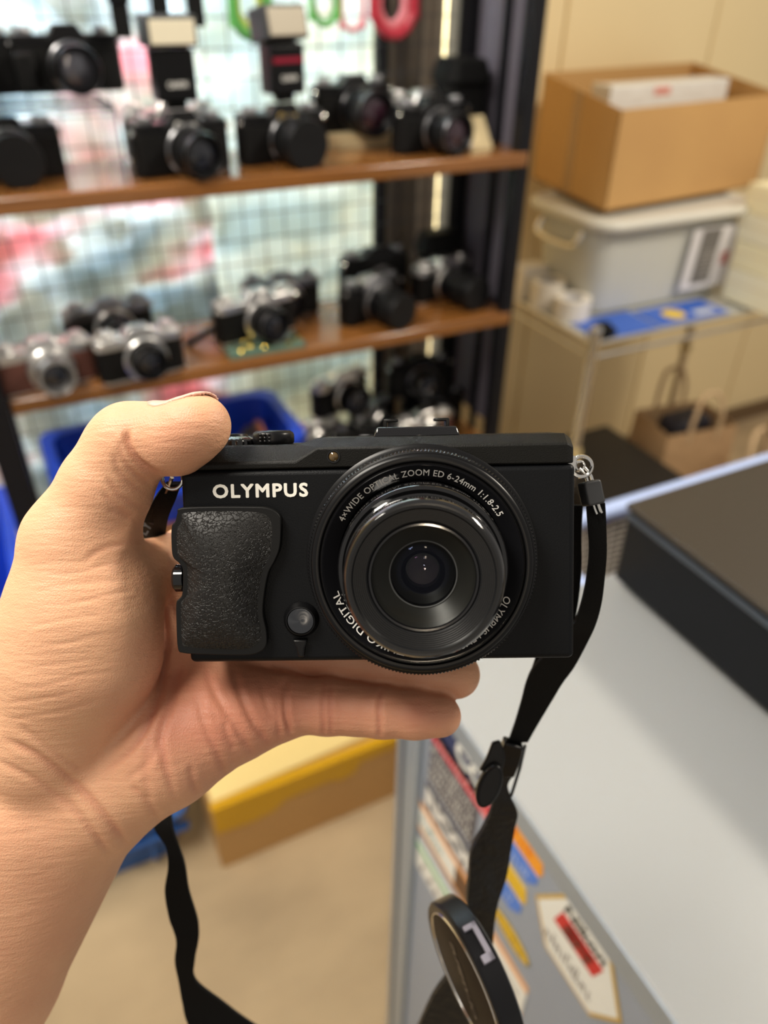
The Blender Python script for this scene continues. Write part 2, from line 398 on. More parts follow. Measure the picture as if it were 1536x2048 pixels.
slr('silver-topped reflex camera at the back right of the upper shelf', p1(852, 282, .045), .05, top=CHROME, w=.13, lens_l=.02, group=G1)
slr('black reflex camera with chrome dials, rightmost on the upper shelf', p1(868, 304), .16, lens_r=.031, lens_l=.050, group=G1, front=PURPLE_GL)
tag(MB().hexa([(-.02, -.02, 0), (.02, -.02, 0), (.02, .02, 0), (-.02, .02, 0), (-.014, .008, .045), (.014, .008, .045), (.014, .012, .045), (-.014, .012, .045)]).build('tent_card', CREAM_CARD),
    'small folded cream tent card at the right end of the upper shelf', 'card').location = (.755, 1.17, Z1)
bagp = (.765, 1.245, Z1)
bag = thing('camera_bag', 'black soft camera bag at the right end of the upper shelf', 'bag', bagp)
MB().prism(rrect(-.04, .035, -.04, .04, .015), 0, .115, .006).build('bag_body', BLACK_M, bag, bevel=.012, seg=3)
MB().prism(rrect(-.042, .037, -.044, .042, .015), .085, .122, .01).build('flap', BLACK_M, bag, bevel=.008, seg=3)

# flash units
def flash(label, pos, rz, s=1.0, panel=None, tiltx=0, bar=None, hh=.040):
    t = thing('flash_unit', label, 'flash', pos, rz, 'flash units on the upper shelf cameras')
    MB(k=s).box(-.014, .014, -.010, .010, 0, .012).build('shoe_foot', BLACK_M, t)
    MB(k=s).prism(rrect(-.031, .031, -.020, .020, .005), .011, .080).build('flash_body', BLACK, t, bevel=.003)
    H = Matrix.Translation((0, 0, .082*s)) @ Matrix.Rotation(tiltx, 4, 'X')
    hd = MB(H, k=s).prism(rrect(-.039, .039, -.026, .026, .006), 0, hh).build('flash_head', mat('grey_black_plastic', (.035, .037, .04), .45), t, bevel=.003)
    MB(H, k=s).box(-.033, .033, -.0285, -.0255, .004, hh-.005).build('diffuser', panel, hd, bevel=.001)
    v, f = text_fit('CANON', .026, .007, .02)
    MB(Matrix.Translation((0, -.0205*s, .034*s)) @ Matrix.Rotation(math.radians(90), 4, 'X')).add(v, f).build('lettering', WHITE_P, t, smooth=0)
    if bar: MB(k=s).box(-.028, .028, -.0212, -.019, .055, .062).build('red_window', bar, t)
    return t
FP = mat('ivory_diffuser', (.72, .66, .50), .35); FP2 = mat('grey_diffuser', (.42, .37, .28), .35)
pc = p1(374, 350)
flash('tall black flash with ivory panel on the camera left of centre', (pc[0]+.004, pc[1]+.010, Z1+.079), .05, .88, FP)
pd = p1(572, 326)
flash('black flash with grey head tilted up and red window', (pd[0]+.010, pd[1]+.004, Z1+.079), .22, .90, FP2, math.radians(-12), mat('dark_red_window', (.25, .01, .03), .2), hh=.046)

# middle shelf
slr('silver rangefinder camera with brown leather, leftmost on the middle shelf', p2(104, 780), .12, top=CHROME, skin=BROWN_LEATHER, lens_r=.027, lens_l=.036, barrel=CHROME, group=G2, h=.048)
slr('black and silver reflex camera behind the two silver cameras', p2(235, 706, .02), .12, top=CHROME_D, lens_r=.028, lens_l=.035, group=G2, prism_m=CHROME_D)
slr('silver reflex camera with black leather and short lens right of the brown one', p2(292, 758), .10, top=CHROME, lens_r=.026, lens_l=.026, group=G2, w=.128)
slr('silver reflex camera with black leather on a card of gold discs', tuple(Vector(p2(522, 692))+Vector((0, 0, .012))), .20, top=CHROME, lens_r=.027, lens_l=.040, group=G2, w=.142)
slr('black and chrome reflex camera tucked behind the gold disc card', p2(585, 650, .035), -.05, top=CHROME_D, lens_r=.028, lens_l=.030, group=G2)
slr('all-black reflex camera with capped lens near the middle of the middle shelf', p2(748, 642), .28, lens_r=.030, lens_l=.058, cap=True, group=G2, w=.125, prism_m=CHROME_D)
slr('black camera body behind the all-black capped camera', p2(752, 600, .05), .1, h=.070, lens_l=.02, group=G2)
slr('silver-topped reflex camera with long capped lens, rightmost on the middle shelf', p2(888, 600), .22, top=CHROME, lens_r=.030, lens_l=.072, cap=True, group=G2, w=.13)
bag = thing('camera_case', 'black leather camera case at the right end of the middle shelf', 'case', (.755, 1.262, Z2))
MB().prism(rrect(-.045, .035, -.022, .028, .012), 0, .105, .004).build('case_body', BLACK_M, bag, bevel=.010, seg=3)
MB().prism(rrect(-.047, .037, -.025, .030, .012), .07, .110, .006).build('case_lid', LEATHER, bag, bevel=.006, seg=3)
# card with gold discs under the silver camera
gc = onz(545, 716, Z2)
gt = thing('gold_disc_card', 'small dark green card of shiny gold discs at the shelf edge', 'display card', (gc.x, YF+.045, Z2))
MB().box(-.062, .062, -.04, .055, 0, .010).build('card_base', mat('dark_green_card', (.10, .17, .13), .4), gt, bevel=.001)
for i in range(6):
    MB(Matrix.Translation((-.040+.019*i, -.030+.012*(i % 2), .010))).lathe([(0, .003), (.006, .003), (.0075, .0015), (.0075, 0), (0, 0)], 20).build('gold_disc', mat('shiny_gold', (.85, .62, .12), .15, 1.0), gt)
tag(MB().tube(catmull([(0, 0, .004), (.03, -.01, .020), (.07, .0, .034), (.10, .02, .045)], 5), .006, 8).build('leather_strap', BLACK_M), 'black leather strap lying left of the gold disc camera', 'strap').location = (onz(372, 690, Z2).x, 1.19, Z2)

# bottom shelf pile
pile = [(.46, 1.22, 0, .2, CHROME, True, 'silver camera lying beside the blue crate in the bottom pile'), (.55, 1.16, .0, -.5, BLACK, False, 'black camera lens-down at the front of the bottom pile'),
        (.60, 1.24, 0, .5, CHROME_D, False, 'dark chrome camera in the middle of the bottom pile'), (.68, 1.17, 0, .1, CHROME, False, 'silver camera with brown leather in the bottom pile'),
        (.745, 1.25, 0, -.3, BLACK, True, 'black camera at the right end of the bottom pile'), (.53, 1.24, .082, .35, CHROME, False, 'silver camera topmost on the left of the bottom pile'),
        (.70, 1.235, .085, -.15, BLACK, False, 'black camera topmost on the right of the bottom pile')]
for i, (x, y, dz, a, tp, cp, lab) in enumerate(pile):
    slr(lab, (x, y, Z3+.001+dz), a, top=tp, skin=BROWN_LEATHER if i == 3 else LEATHER, cap=cp, lens_l=.038, w=.13, h=.056, group=G3)

# hanging wrist straps at the top of the rack
def loop(label, px, wpx, bottom, m, r, n=2):
    p = ony(px, bottom, 1.262); hw = wpx/2/FPX*1.3
    t = thing('hanging_strap', label, 'strap', (p.x, 1.262, p.z), 0, 'coloured straps hanging at the top of the rack')
    for k in range(n):
        q = hw*(1-.32*k); pts = []
        for i in range(13):
            a = math.pi+math.pi*i/12; pts.append((q*math.cos(a), .009*k, q*1.25*(1+math.sin(a))+.012*k))
        pts = [(-q*.75, .009*k, .30)] + pts + [(q*.75, .009*k, .30)]
        MB().tube(catmull(pts, 3), r*(1-.12*k), 8).build('cord', m[k % len(m)], t)
    MB().cyl((0, .0, .295), (0, .035, .305), .004, 8).build('hook', STEEL, t)
GR = mat('green_cord', (.10, .38, .08), .5); YE = mat('yellow_green_cord', (.45, .50, .08), .5)
RD = mat('red_cord', (.42, .025, .045), .45); RD2 = mat('pale_red_cord', (.68, .22, .25), .45)
loop('green and yellow looped strap hanging left of the grey flash head', 505, 62, 72, [GR, YE], .0075)
loop('green cord loop hanging just right of the grey flash head', 650, 50, 48, [GR, WHITE_P], .005)
loop('thin red cord loop hanging between the green and the thick red loops', 705, 44, 60, [RD2], .004, 1)
loop('thick red looped strap, rightmost of the hanging straps', 788, 82, 70, [RD, RD2], .0085)
for px, y1, lab in ((248, 76, 'black strap end hanging beside the autofocus camera'), (325, 54, 'black strap end hanging left above the ivory flash'), (395, 54, 'black strap end hanging right above the ivory flash')):
    p = ony(px, y1, 1.27)
    t = thing('black_strap', lab, 'strap', (p.x, 1.27, p.z), 0, 'black straps hanging at the top of the rack')
    MB().ribbon([((-.012, 0, 0), (.012, 0, 0)), ((-.012, .004, .1), (.012, .002, .1)), ((-.012, 0, .3), (.012, 0, .3))], .003).build('webbing', BLACK_M, t)
    MB().box(-.014, .014, -.003, .004, .04, .055).build('end_clip', BLACK_G, t, bevel=.001)

# ================================================================== BLUE CRATES
def crate(name, label, x0, x1, y0, y1, z0, z1, m, rim=.016, group=None):
    cx, cy = (x0+x1)/2, (y0+y1)/2; w, d, h = x1-x0, y1-y0, z1-z0
    t = thing(name, label, 'crate', (cx, cy, z0), 0, group)
    n = 6; t0 = .004
    def ring(inset, z): return [(p[0], p[1], z) for p in rrect(-w/2+inset, w/2-inset, -d/2+inset, d/2-inset, .03, n)]
    prof = [(.022, 0), (.006, h-.03), (.006, h-.012), (-rim+.006, h-.012), (-rim+.006, h), (t0+.006, h), (t0+.024, .006)]
    vs, fs = [], []; rings = [ring(i, z) for i, z in prof]; k = len(rings[0])
    for r in rings: vs += r
    for a in range(len(rings)-1):
        for i in range(k): fs.append((a*k+i, a*k+(i+1) % k, (a+1)*k+(i+1) % k, (a+1)*k+i))
    fs.append(tuple(range(k-1, -1, -1))); fs.append(tuple(range((len(rings)-1)*k, len(rings)*k)))
    MB().add(vs, fs).build('crate_body', m, t)
    for s in (-1, 1):
        for fx in (-.3, 0, .3):
            MB().box(fx*w-.004, fx*w+.004, s*(d/2-.004)-.007, s*(d/2-.004)+.007, .03, h-.014).build('rib', m, t, bevel=.001)
    MB().box(-w/2-.004, w/2+.004, -d/2-.006, -d/2+.012, h-.062, h-.05).build('lower_lip', m, t, bevel=.003)
    return t
cA = crate('blue_crate', 'blue plastic crate of camera gear on the bottom shelf behind the thumb', .0, .40, 1.10, 1.285, Z3+.0, .792, BLUE)
slr('silver and black camera tipped up at the left end of the blue crate', (.075, 1.16, Z3+.045), .9, top=CHROME, tilt=(.5, .5), lens_l=.02, group='gear in the blue crate', w=.12)
slr('dark camera lying in the right end of the blue crate', (.30, 1.17, Z3+.03), .6, top=CHROME_D, tilt=(.2, -.3), lens_l=.03, group='gear in the blue crate')
tag(MB().tube(catmull([(.33, 1.08, .72), (.345, 1.14, .765), (.352, 1.20, .775), (.36, 1.25, .74)], 5), .006, 8).build('brown_leather_strap', mat('reddish_brown_leather', (.32, .10, .06), .6)), 'reddish brown leather strap in the blue crate', 'strap')
crate('blue_crate', 'blue plastic crate standing left of the rack post at the picture edge', -.50, -.088, .98, 1.3, .47, .70, BLUE)
st = thing('low_table', 'pale low table holding the blue crate at the left picture edge', 'table', (-.3, 1.13, 0))
MB().box(-.24, .20, -.2, .2, .44, .468).build('table_top', mat('pale_worn_laminate', (.55, .52, .42), .5), st, bevel=.003)
for sx in (-.22, -.03):
    for sy in (-.18, .18): MB().box(sx-.015, sx+.015, sy-.015, sy+.015, 0, .44).build('leg', CHROME_D, st)
pb0 = onz(200, 1792, 0)
crate('blue_basket', 'faded blue plastic basket on the floor left of the carton', -.29, .062, .935, 1.25, 0, .15, BLUE2)

# ================================================================== CARTON ON THE FLOOR
ct = thing('floor_carton', 'low brown carton with torn yellow tape on the floor', 'box', (.305, .99, 0))
MB().box(-.2, .2, -.113, .10, 0, .19).build('carton_body', CARD, ct, bevel=.002)
fl = MB().hexa([(-.196, -.10, .193), (.145, -.085, .193), (.16, .10, .193), (-.19, .10, .193), (-.196, -.10, .197), (.145, -.085, .197), (.16, .10, .20), (-.19, .10, .20)]).build('top_flap', mat('pale_yellow_paper', (.80, .62, .26), .6), ct)
YT = mat('yellow_packing_tape', (.62, .34, .01), .35)
tp = [(-.2005, .19), (.2005, .19), (.2005, .163), (.10, .160), (.085, .135), (.055, .128), (.03, .140), (-.06, .138), (-.085, .118), (-.13, .112), (-.2005, .118)]
MB(Matrix.Translation((0, -.1135, 0)) @ Matrix.Rotation(math.radians(90), 4, 'X')).prism(tp, 0, .0012).build('yellow_tape', YT, ct, smooth=0)
MB().box(-.2005, .2005, -.1145, -.095, .190, .1915).build('yellow_tape', YT, ct, smooth=0)

# ================================================================== COUNTER WITH STICKERS
CX, CYF, CZ = .253, .435, .95
cnt = thing('display_counter', 'grey shop counter with a pale top and stickers on its side', 'counter', (CX, .0, 0))
_C = Matrix.Translation((-CX, 0, 0))
GREYP = mat('blue_grey_panel', (.29, .335, .41), .45)
ALU = mat('blue_grey_aluminium', (.34, .40, .47), .35, .4)
TOPM = mat('pale_laminate_top', (.33, .34, .34), .30, var=(2.0, (.31, .32, .32)))
MB(_C).box(CX-.0055, 1.15, -.9, CYF-.005, .02, CZ-.022).build('side_panel', GREYP, cnt)
MB(_C).box(CX-.0065, 1.16, -.91, CYF, CZ-.022, CZ).build('counter_top', TOPM, cnt, bevel=.002)
MB(_C).box(CX-.0075, CX-.004, -.91, CYF+.001, CZ-.026, CZ-.0015).build('edge_trim', ALU, cnt, bevel=.001)
MB(_C).box(CX-.012, CX+.02, CYF-.040, CYF+.002, 0, CZ-.030).build('corner_post', ALU, cnt, bevel=.003)
MB(_C).box(CX-.0125, CX-.0115, CYF-.016, CYF-.010, 0, CZ-.030).build('post_groove', mat('dark_groove', (.06, .07, .09), .5), cnt)
# sticker frame: s runs along the panel towards the viewer, t is height
def SY(y, z): return (y*.978, CAM_H-(CAM_H-z)*.978)
def sticker(pts, m, label, lift=.0006, parent=None, name='sticker'):
    vs = [(-.0055-lift, *SY(y, z)) for y, z in pts] + [(-.0055, *SY(y, z)) for y, z in pts]
    n = len(pts); me = MB(); me.add(vs, [tuple(range(n)), tuple(range(2*n-1, n-1, -1))] + [(i, n+i, n+(i+1) % n, (i+1) % n) for i in range(n)])
    o = me.build(name, m, parent or cnt, smooth=0)
    if label: o['label'] = label
    return o
def scribble(n, w, h):
    """a row of slanted strokes for small print that cannot be read in the photograph"""
    rng = random.Random(n*17+3); v, f = [], []; st = w/n
    for i in range(n):
        x = -w/2+st*i; hh = h*rng.choice((.55, .7, 1.0)); t = st*.30; lean = st*rng.uniform(-.1, .5); k = len(v)
        v += [(x, -h/2, 0), (x+t, -h/2, 0), (x+t+lean, -h/2+hh, 0), (x+lean, -h/2+hh, 0)]; f.append((k, k+1, k+2, k+3))
        if rng.random() < .6:
            y = -h/2+hh*rng.choice((.1, .5, .85)); k = len(v); v += [(x, y, .00004), (x+st*.9, y, .00004), (x+st*.9, y+h*.12, .00004), (x, y+h*.12, .00004)]; f.append((k, k+1, k+2, k+3))
    return v, f
def sticker_text(txt, y, z, w, h, m, parent, lift=.0010, ang=0, bold=.02, shear=0):
    v, f = scribble(int(txt[1:]), w, h) if txt[0] == '~' else text_fit(txt, w, h, bold, shear)
    c, s_ = math.cos(ang), math.sin(ang)
    vs = [(-.0055-lift-p[2], *SY(y-(p[0]*c-p[1]*s_), z+(p[0]*s_+p[1]*c))) for p in v]
    return MB().add(vs, f).build('lettering', m, parent, smooth=0)
def q4(y0, y1, z0, z1): return [(y0, z0), (y1, z0), (y1, z1), (y0, z1)]
NAVY = mat('navy_print', (.012, .03, .12), .35); REDP = mat('red_print', (.75, .03, .06), .35); DGREY = mat('slate_print', (.075, .075, .095), .4)
SILV = mat('silver_print', (.80, .80, .77), .35); ORG = mat('orange_print', (.85, .33, .015), .4); ORG2 = mat('tan_orange_print', (.75, .36, .12), .4)
BLP = mat('bright_blue_print', (.06, .20, .68), .4); WHP = mat('white_sticker', (.80, .82, .78), .35); GRN = mat('green_print', (.10, .42, .16), .4)
YEL = mat('yellow_print', (.72, .46, .012), .35); BLK = mat('black_print', (.015, .015, .015), .4); GLD = mat('gold_border', (.62, .43, .12), .35, .3)
a = sticker(q4(.392, .300, .876, .922), NAVY, 'navy sticker with big white letters')
sticker_text('CO', .325, .904, .050, .024, WHP, a, bold=.05)
a2 = sticker(q4(.392, .268, .868, .888), REDP, 'red band of white script')
sticker_text('~20', .330, .878, .105, .012, mat('pink_print', (.85, .45, .45), .4), a2, shear=.3)
a = sticker(q4(.392, .309, .805, .866), DGREY, 'slate sticker crowded with small white letters')
for i, w_ in enumerate(('~14', '~16', '~13', '~15')):
    sticker_text(w_, .351, .857-i*.014, .074, .0105, SILV, a, bold=.015)
a = sticker(q4(.395, .285, .762, .800), DGREY, 'slate sticker with silver RICOH letters')
sticker_text('RICOH', .343, .781, .098, .026, SILV, a, bold=.06)
a = sticker(q4(.402, .285, .708, .755), ORG2, 'orange bordered white sticker')
b_ = sticker(q4(.402, .290, .716, .747), WHP, None, .0009, a, 'white_field')
sticker_text('~7', .375, .732, .045, .016, mat('teal_print', (.10, .30, .30), .4), a, lift=.0013)
sticker(q4(.330, .300, .715, .748), mat('brown_print', (.12, .05, .02), .4), None, .0012, a, 'brown_picture')
a = sticker(q4(.402, .322, .640, .692), WHP, 'white sticker with a green band and black figures')
sticker(q4(.402, .322, .676, .684), GRN, None, .0009, a, 'green_band')
sticker_text('~4', .362, .657, .06, .022, mat('grey_print', (.22, .20, .20), .4), a)
a = sticker([(.285, .890), (.228, .890), (.224, .898), (.228, .916), (.285, .916)], ORG, 'orange arrow sticker')
sticker_text('~5', .252, .903, .030, .012, mat('dark_orange_print', (.75, .15, .01), .4), a)
a = sticker([(.295, .866), (.238, .866), (.228, .878), (.228, .887), (.295, .887)], BLP, 'blue arrow sticker')
sticker_text('~8', .255, .877, .038, .011, mat('pale_blue_print', (.5, .62, .85), .4), a)
sticker([(.272, .834), (.237, .834), (.234, .842), (.237, .856), (.272, .856)], YEL, 'yellow arrow sticker')
a = sticker([(.280, .806), (.250, .806), (.238, .818), (.238, .831), (.280, .831)], BLP, 'small blue arrow sticker')
sticker_text('~2', .252, .820, .008, .010, mat('pale_blue_print', (.5, .62, .85), .4), a)
ov = [(.2425+.028*math.cos(i*2*math.pi/28), .7745+.0125*math.sin(i*2*math.pi/28)) for i in range(28)]
a = sticker(ov, mat('olive_border', (.16, .13, .04), .4), 'yellow oval sticker with dark border')
sticker([(.2425+.026*math.cos(i*2*math.pi/28), .7745+.0105*math.sin(i*2*math.pi/28)) for i in range(28)], YEL, None, .0009, a, 'yellow_field')
sticker_text('~9', .2425, .7745, .040, .009, mat('olive_print', (.30, .20, .02), .4), a, lift=.0012)
a = sticker(q4(.268, .210, .686, .742), ORG2, 'white sticker with orange bands')
sticker(q4(.268, .210, .695, .733), WHP, None, .0009, a, 'white_field')
sticker_text('~16', .240, .714, .042, .007, mat('grey_print', (.22, .20, .20), .4), a, lift=.0012)
hx = [(.226, .868), (.205, .828), (.150, .828), (.127, .868), (.153, .921), (.195, .921)]
cyx = sum(p[0] for p in hx)/6; czx = sum(p[1] for p in hx)/6
def sc_(k): return [(cyx+(p[0]-cyx)*k, czx+(p[1]-czx)*k) for p in hx]
a = sticker(hx, GLD, 'six-sided white Nikon EM sticker with a gold border', .0010)
sticker(sc_(.925), WHP, None, .0013, a, 'white_field')
sticker_text('Nikon', .1745, .9035, .044, .0125, BLK, a, .0017, bold=.02, shear=.25)
sticker([(.203, .873), (.158, .873), (.152, .894), (.197, .894)], mat('deep_red_print', (.58, .015, .02), .35), None, .0016, a, 'red_field')
sticker_text('EM', .1775, .8835, .032, .016, mat('dark_red_print', (.18, .01, .01), .4), a, .0020, bold=.05, shear=.3)
sticker_text('~13', .181, .850, .055, .016, mat('grey_print', (.22, .20, .20), .4), a, .0017, bold=-.005, shear=.4)

# black slab-shaped equipment box on the counter
bx = thing('equipment_box', 'large flat black equipment box standing on the counter', 'electronic box', (.47, .42, CZ))
BM = mat('black_vinyl_steel', (.006, .007, .009), .5, bump=(800, .3), spec=.22); BT = mat('brown_black_lid', (.038, .030, .021), .45, bump=(900, .2), spec=.35)
MB().box(0, .46, -.62, 0, .012, .094).build('case_body', BM, bx, bevel=.003)
MB().box(-.003, .463, -.623, .003, .094, .100).build('lid', BT, bx, bevel=.002)
MB().box(-.0035, .0005, -.62, -.0, .086, .090).build('lid_seam', mat('slate_edge', (.05, .06, .075), .35), bx)
for fx, fy in ((.03, -.03), (.43, -.03), (.03, -.59), (.43, -.59)):
    MB(Matrix.Translation((fx, fy, 0))).lathe([(0, .012), (.014, .012), (.012, 0), (0, 0)], 20).build('rubber_foot', BLACK_M, bx)

# mesh hamper behind the counter
hp = thing('mesh_hamper', 'tall mesh hamper with a pale blue rim behind the counter', 'basket', (.90, .565, 0))
PBL = mat('pale_blue_band', (.42, .52, .80), .5); HN = mat('beige_mesh_net', (.55, .50, .44), .6)
hr = rrect(-.325, .26, -.115, .118, .11, 10)
MB().tube([(p[0], p[1], .80) for p in hr], .012, 10, closed=True).build('rim', PBL, hp)
MB().tube([(p[0]*1.03, p[1]*1.06, .782) for p in hr], .008, 8, closed=True).build('rim_piping', BLUE, hp)
net = MB()
N = len(hr)
def hw(u, z):
    i = int(u*N) % N; f = u*N-int(u*N); a_, b_ = hr[i], hr[(i+1) % N]; k_ = .80+.2*z/.80
    return ((a_[0]*(1-f)+b_[0]*f)*k_, (a_[1]*(1-f)+b_[1]*f)*k_, z)
for i in range(170): net.tube([hw(i/170, z) for z in (.02, .40, .79)], .0009, 4, cap=False)
for j in range(70): net.tube([hw(i/60, .02+.77*j/70) for i in range(60)], .0009, 4, closed=True)
nobj = net.build('mesh_net', HN, hp); nobj['kind'] = 'stuff'
MB().prism([(p[0]*.8, p[1]*.8) for p in hr], .0, .02).build('hamper_base', BLUE, hp)

# ================================================================== STEEL CART BY THE WALL
KX, KY, KZ = 1.10, 1.185, .80
kt = thing('steel_cart', 'chrome steel cart with a tray top against the cream wall', 'cart', (KX+.35, KY+.18, 0))
_K = Matrix.Translation((-KX-.35, -KY-.18, 0))
TRAY = mat('frosted_shelf_liner', (.50, .50, .46), .3)
for x in (KX, KX+.70):
    for y in (KY, KY+.36):
        p = MB(_K).cyl((x, y, .03), (x, y, KZ+.028), .0125, 16).build('post', STEEL, kt)
        MB(_K @ Matrix.Translation((x, y, KZ+.028))).lathe([(.0125, 0), (.014, .002), (.013, .010), (.006, .014), (0, .0145)], 16).build('post_cap', STEEL, p)
        MB(_K @ Matrix.Translation((x, y, .03))).lathe([(0, 0), (.018, 0), (.018, -.02), (0, -.03)], 14).build('caster', BLACK_M, p)
        MB(_K @ Matrix.Translation((x, y, .52))).lathe([(.0125, 0), (.0165, .002), (.0165, .022), (.0125, .024)], 16).build('collar', mat('yellowed_collar', (.62, .48, .22), .5), p)
for z in (KZ, .16):
    MB(_K).box(KX+.01, KX+.69, KY+.01, KY+.35, z-.008, z-.001).build('shelf_tray', TRAY, kt)
    for a0, a1 in (((KX, KY), (KX+.7, KY)), ((KX, KY+.36), (KX+.7, KY+.36)), ((KX, KY), (KX, KY+.36)), ((KX+.7, KY), (KX+.7, KY+.36))):
        for dz in (.002, -.030):
            MB(_K).cyl((*a0, z+dz), (*a1, z+dz), .0045, 10).build('rail', CHROME, kt)
for y in (KY+.0, KY+.36): MB(_K).cyl((KX, y, .05), (KX, y, .06), .016, 12).build('foot_collar', CHROME, kt)

# grey tote on the cart
tb = onz(1192, 632, KZ); te = onz(1415, 588, KZ)
TX0, TX1, TY0, TY1 = 1.195, 1.60, 1.315, 1.535
tt = thing('storage_tote', 'light grey plastic storage tote with rolled rim on the cart', 'storage box', ((TX0+TX1)/2, (TY0+TY1)/2, KZ))
TG = mat('light_grey_plastic', (.58, .58, .52), .35); TG2 = mat('ivory_grey_rim', (.66, .64, .56), .35)
w_, d_, h_ = TX1-TX0, TY1-TY0, .205
MB().prism(rrect(-w_/2, w_/2, -d_/2, d_/2, .045, 8), .0005, h_, -.022).build('tote_body', TG, tt, bevel=.012, seg=3)
MB().tube([(p[0], p[1], h_+.004) for p in rrect(-w_/2-.03, w_/2+.03, -d_/2-.03, d_/2+.03, .05, 8)], .013, 10, closed=True).build('rolled_rim', TG2, tt)
MB().prism(rrect(-w_/2-.03, w_/2+.03, -d_/2-.03, d_/2+.03, .05, 8), h_, h_+.010).build('lid', TG2, tt)
MB().tube(catmull([(-w_/2-.03, -.07, h_-.02), (-w_/2-.045, -.06, h_-.05), (-w_/2-.045, .06, h_-.05), (-w_/2-.03, .07, h_-.02)], 4), .008, 8).build('side_handle', STEEL, tt)
# printed label on the tote front
def plane_sticker(x, z, w, h, m, name, parent, lift=0, tilt=.10):
    M = Matrix.Translation((x, -d_/2-.0215-lift, z)) @ Matrix.Rotation(math.radians(90)+.05, 4, 'X')
    return MB(M).box(-w/2, w/2, -h/2, h/2, 0, .0008).build(name, m, parent, smooth=0)
ls = plane_sticker(.115, .105, .15, .145, mat('white_label', (.75, .73, .74), .4), 'label', tt)
plane_sticker(.098, .11, .062, .128, mat('grey_label_print', (.16, .15, .14), .5), 'label_field', ls, .0012)
plane_sticker(.098, .158, .056, .014, mat('red_label_print', (.45, .12, .10), .5), 'label_bar', ls, .0020)
plane_sticker(.098, .140, .056, .012, mat('blue_label_print', (.15, .22, .34), .5), 'label_bar', ls, .0020)
for i in range(7): plane_sticker(.104, .122-.010*i, .044, .003, mat('pale_label_line', (.34, .32, .30), .5), 'label_line', ls, .0020)
plane_sticker(.160, .10, .022, .030, mat('red_label_print', (.45, .12, .10), .5), 'label_picture', ls, .0012)

# cardboard box on the tote
zb = KZ+h_+.0225
b0 = onz(1208, 424, zb); b1 = onz(1512, 372, zb); b2 = onz(1064, 356, zb)
ux = (b1-b0); uy = (b2-b0)
cb = thing('cardboard_box', 'open brown cardboard box on top of the grey tote', 'box', ((b0+b1+b2+ (b1+b2-b0))/4))
H_ = .205; base = [b0, b1, b1+uy, b2]; cen = Vector(cb.location); nx_ = ux.normalized(); ny_ = uy.normalized()
tops = []
for p, dh in zip(base, (-.008, -.004, .030, .026)): tops.append(p+Vector((0, 0, H_+dh)))
th = .004
for i, nm in enumerate(('front_panel', 'right_panel', 'back_panel', 'left_panel')):
    A_, B_ = base[i], base[(i+1) % 4]; inn = ((cen-(A_+B_)/2)*Vector((1, 1, 0))).normalized()*th
    At, Bt = tops[i], tops[(i+1) % 4]; vs = [v-cen for v in (A_, B_, B_+inn, A_+inn, At, Bt, Bt+inn, At+inn)]
    MB().hexa([tuple(v) for v in vs]).build(nm, CARD, cb, smooth=0)
vs = [v-cen for v in base]; MB().hexa([tuple(v) for v in vs] + [tuple(v+Vector((0, 0, .004))) for v in vs]).build('bottom_panel', CARD_IN, cb, smooth=0)
tq = [base[3].lerp(base[0], .45), base[3].lerp(base[0], .55), tops[3].lerp(tops[0], .55), tops[3].lerp(tops[0], .45)]
tp_ = MB().add([tuple(v-cen-nx_*.0008) for v in tq] + [tuple(v-cen) for v in tq], [(0, 1, 2, 3), (7, 6, 5, 4), (0, 4, 5, 1), (1, 5, 6, 2), (2, 6, 7, 3), (3, 7, 4, 0)]).build('clear_tape', mat('clear_brown_tape', (.40, .24, .10), .2), cb, smooth=0)
pk = thing('white_packet', 'long white packet wrapped in film inside the open cardboard box', 'packet', b0+ux*.50+uy*.48+Vector((0, 0, .005)), math.atan2(ux.y, ux.x))
L_ = ux.length
MB().box(-L_*.38, L_*.38, -.030, .030, .0, H_+.012).build('wrapped_sheets', mat('white_wrapped_paper', (.78, .76, .70), .3, bump=(40, .4, .01)), pk, bevel=.004)
MB().box(-L_*.12, -L_*.02, -.0312, -.0295, H_-.012, H_+.004).build('red_mark', mat('faded_red', (.72, .30, .24), .4), pk)
MB().box(-L_*.385, -L_*.36, -.031, .031, 0, H_+.014).build('folded_end', mat('clear_film', (.80, .79, .74), .15), pk, bevel=.003)

# pale boxes stacked at the right edge of the cart
PY = mat('pale_yellow_carton', (.88, .80, .52), .6); PY2 = mat('cream_carton', (.72, .60, .38), .6)
zz = KZ+.0068
for i, (hh, lab) in enumerate(((.078, 'bottom of the pale yellow cartons stacked on the cart'), (.062, 'second pale yellow carton up in the stack on the cart'), (.062, 'third pale yellow carton up in the stack on the cart'), (.060, 'topmost pale yellow carton of the stack on the cart, red mark'))):
    t = thing('pale_carton', lab, 'box', (1.70+.004*(i % 2), 1.206, zz+.0003), .05-.04*i, 'pale cartons stacked on the cart')
    MB().box(-.135, .135, -.075, .075, 0, hh-.001).build('carton_body', PY if i % 2 else mat('pale_carton_two', (.86, .80, .58), .6), t, bevel=.002)
    MB().box(-.1355, .1355, -.0757, .0757, hh*.55, hh*.58).build('lid_seam', PY2, t, smooth=0)
    if i == 3: MB().box(-.118, -.100, -.0765, -.0745, .004, hh-.006).build('red_mark', mat('faded_red', (.72, .30, .24), .4), t)
    zz += hh
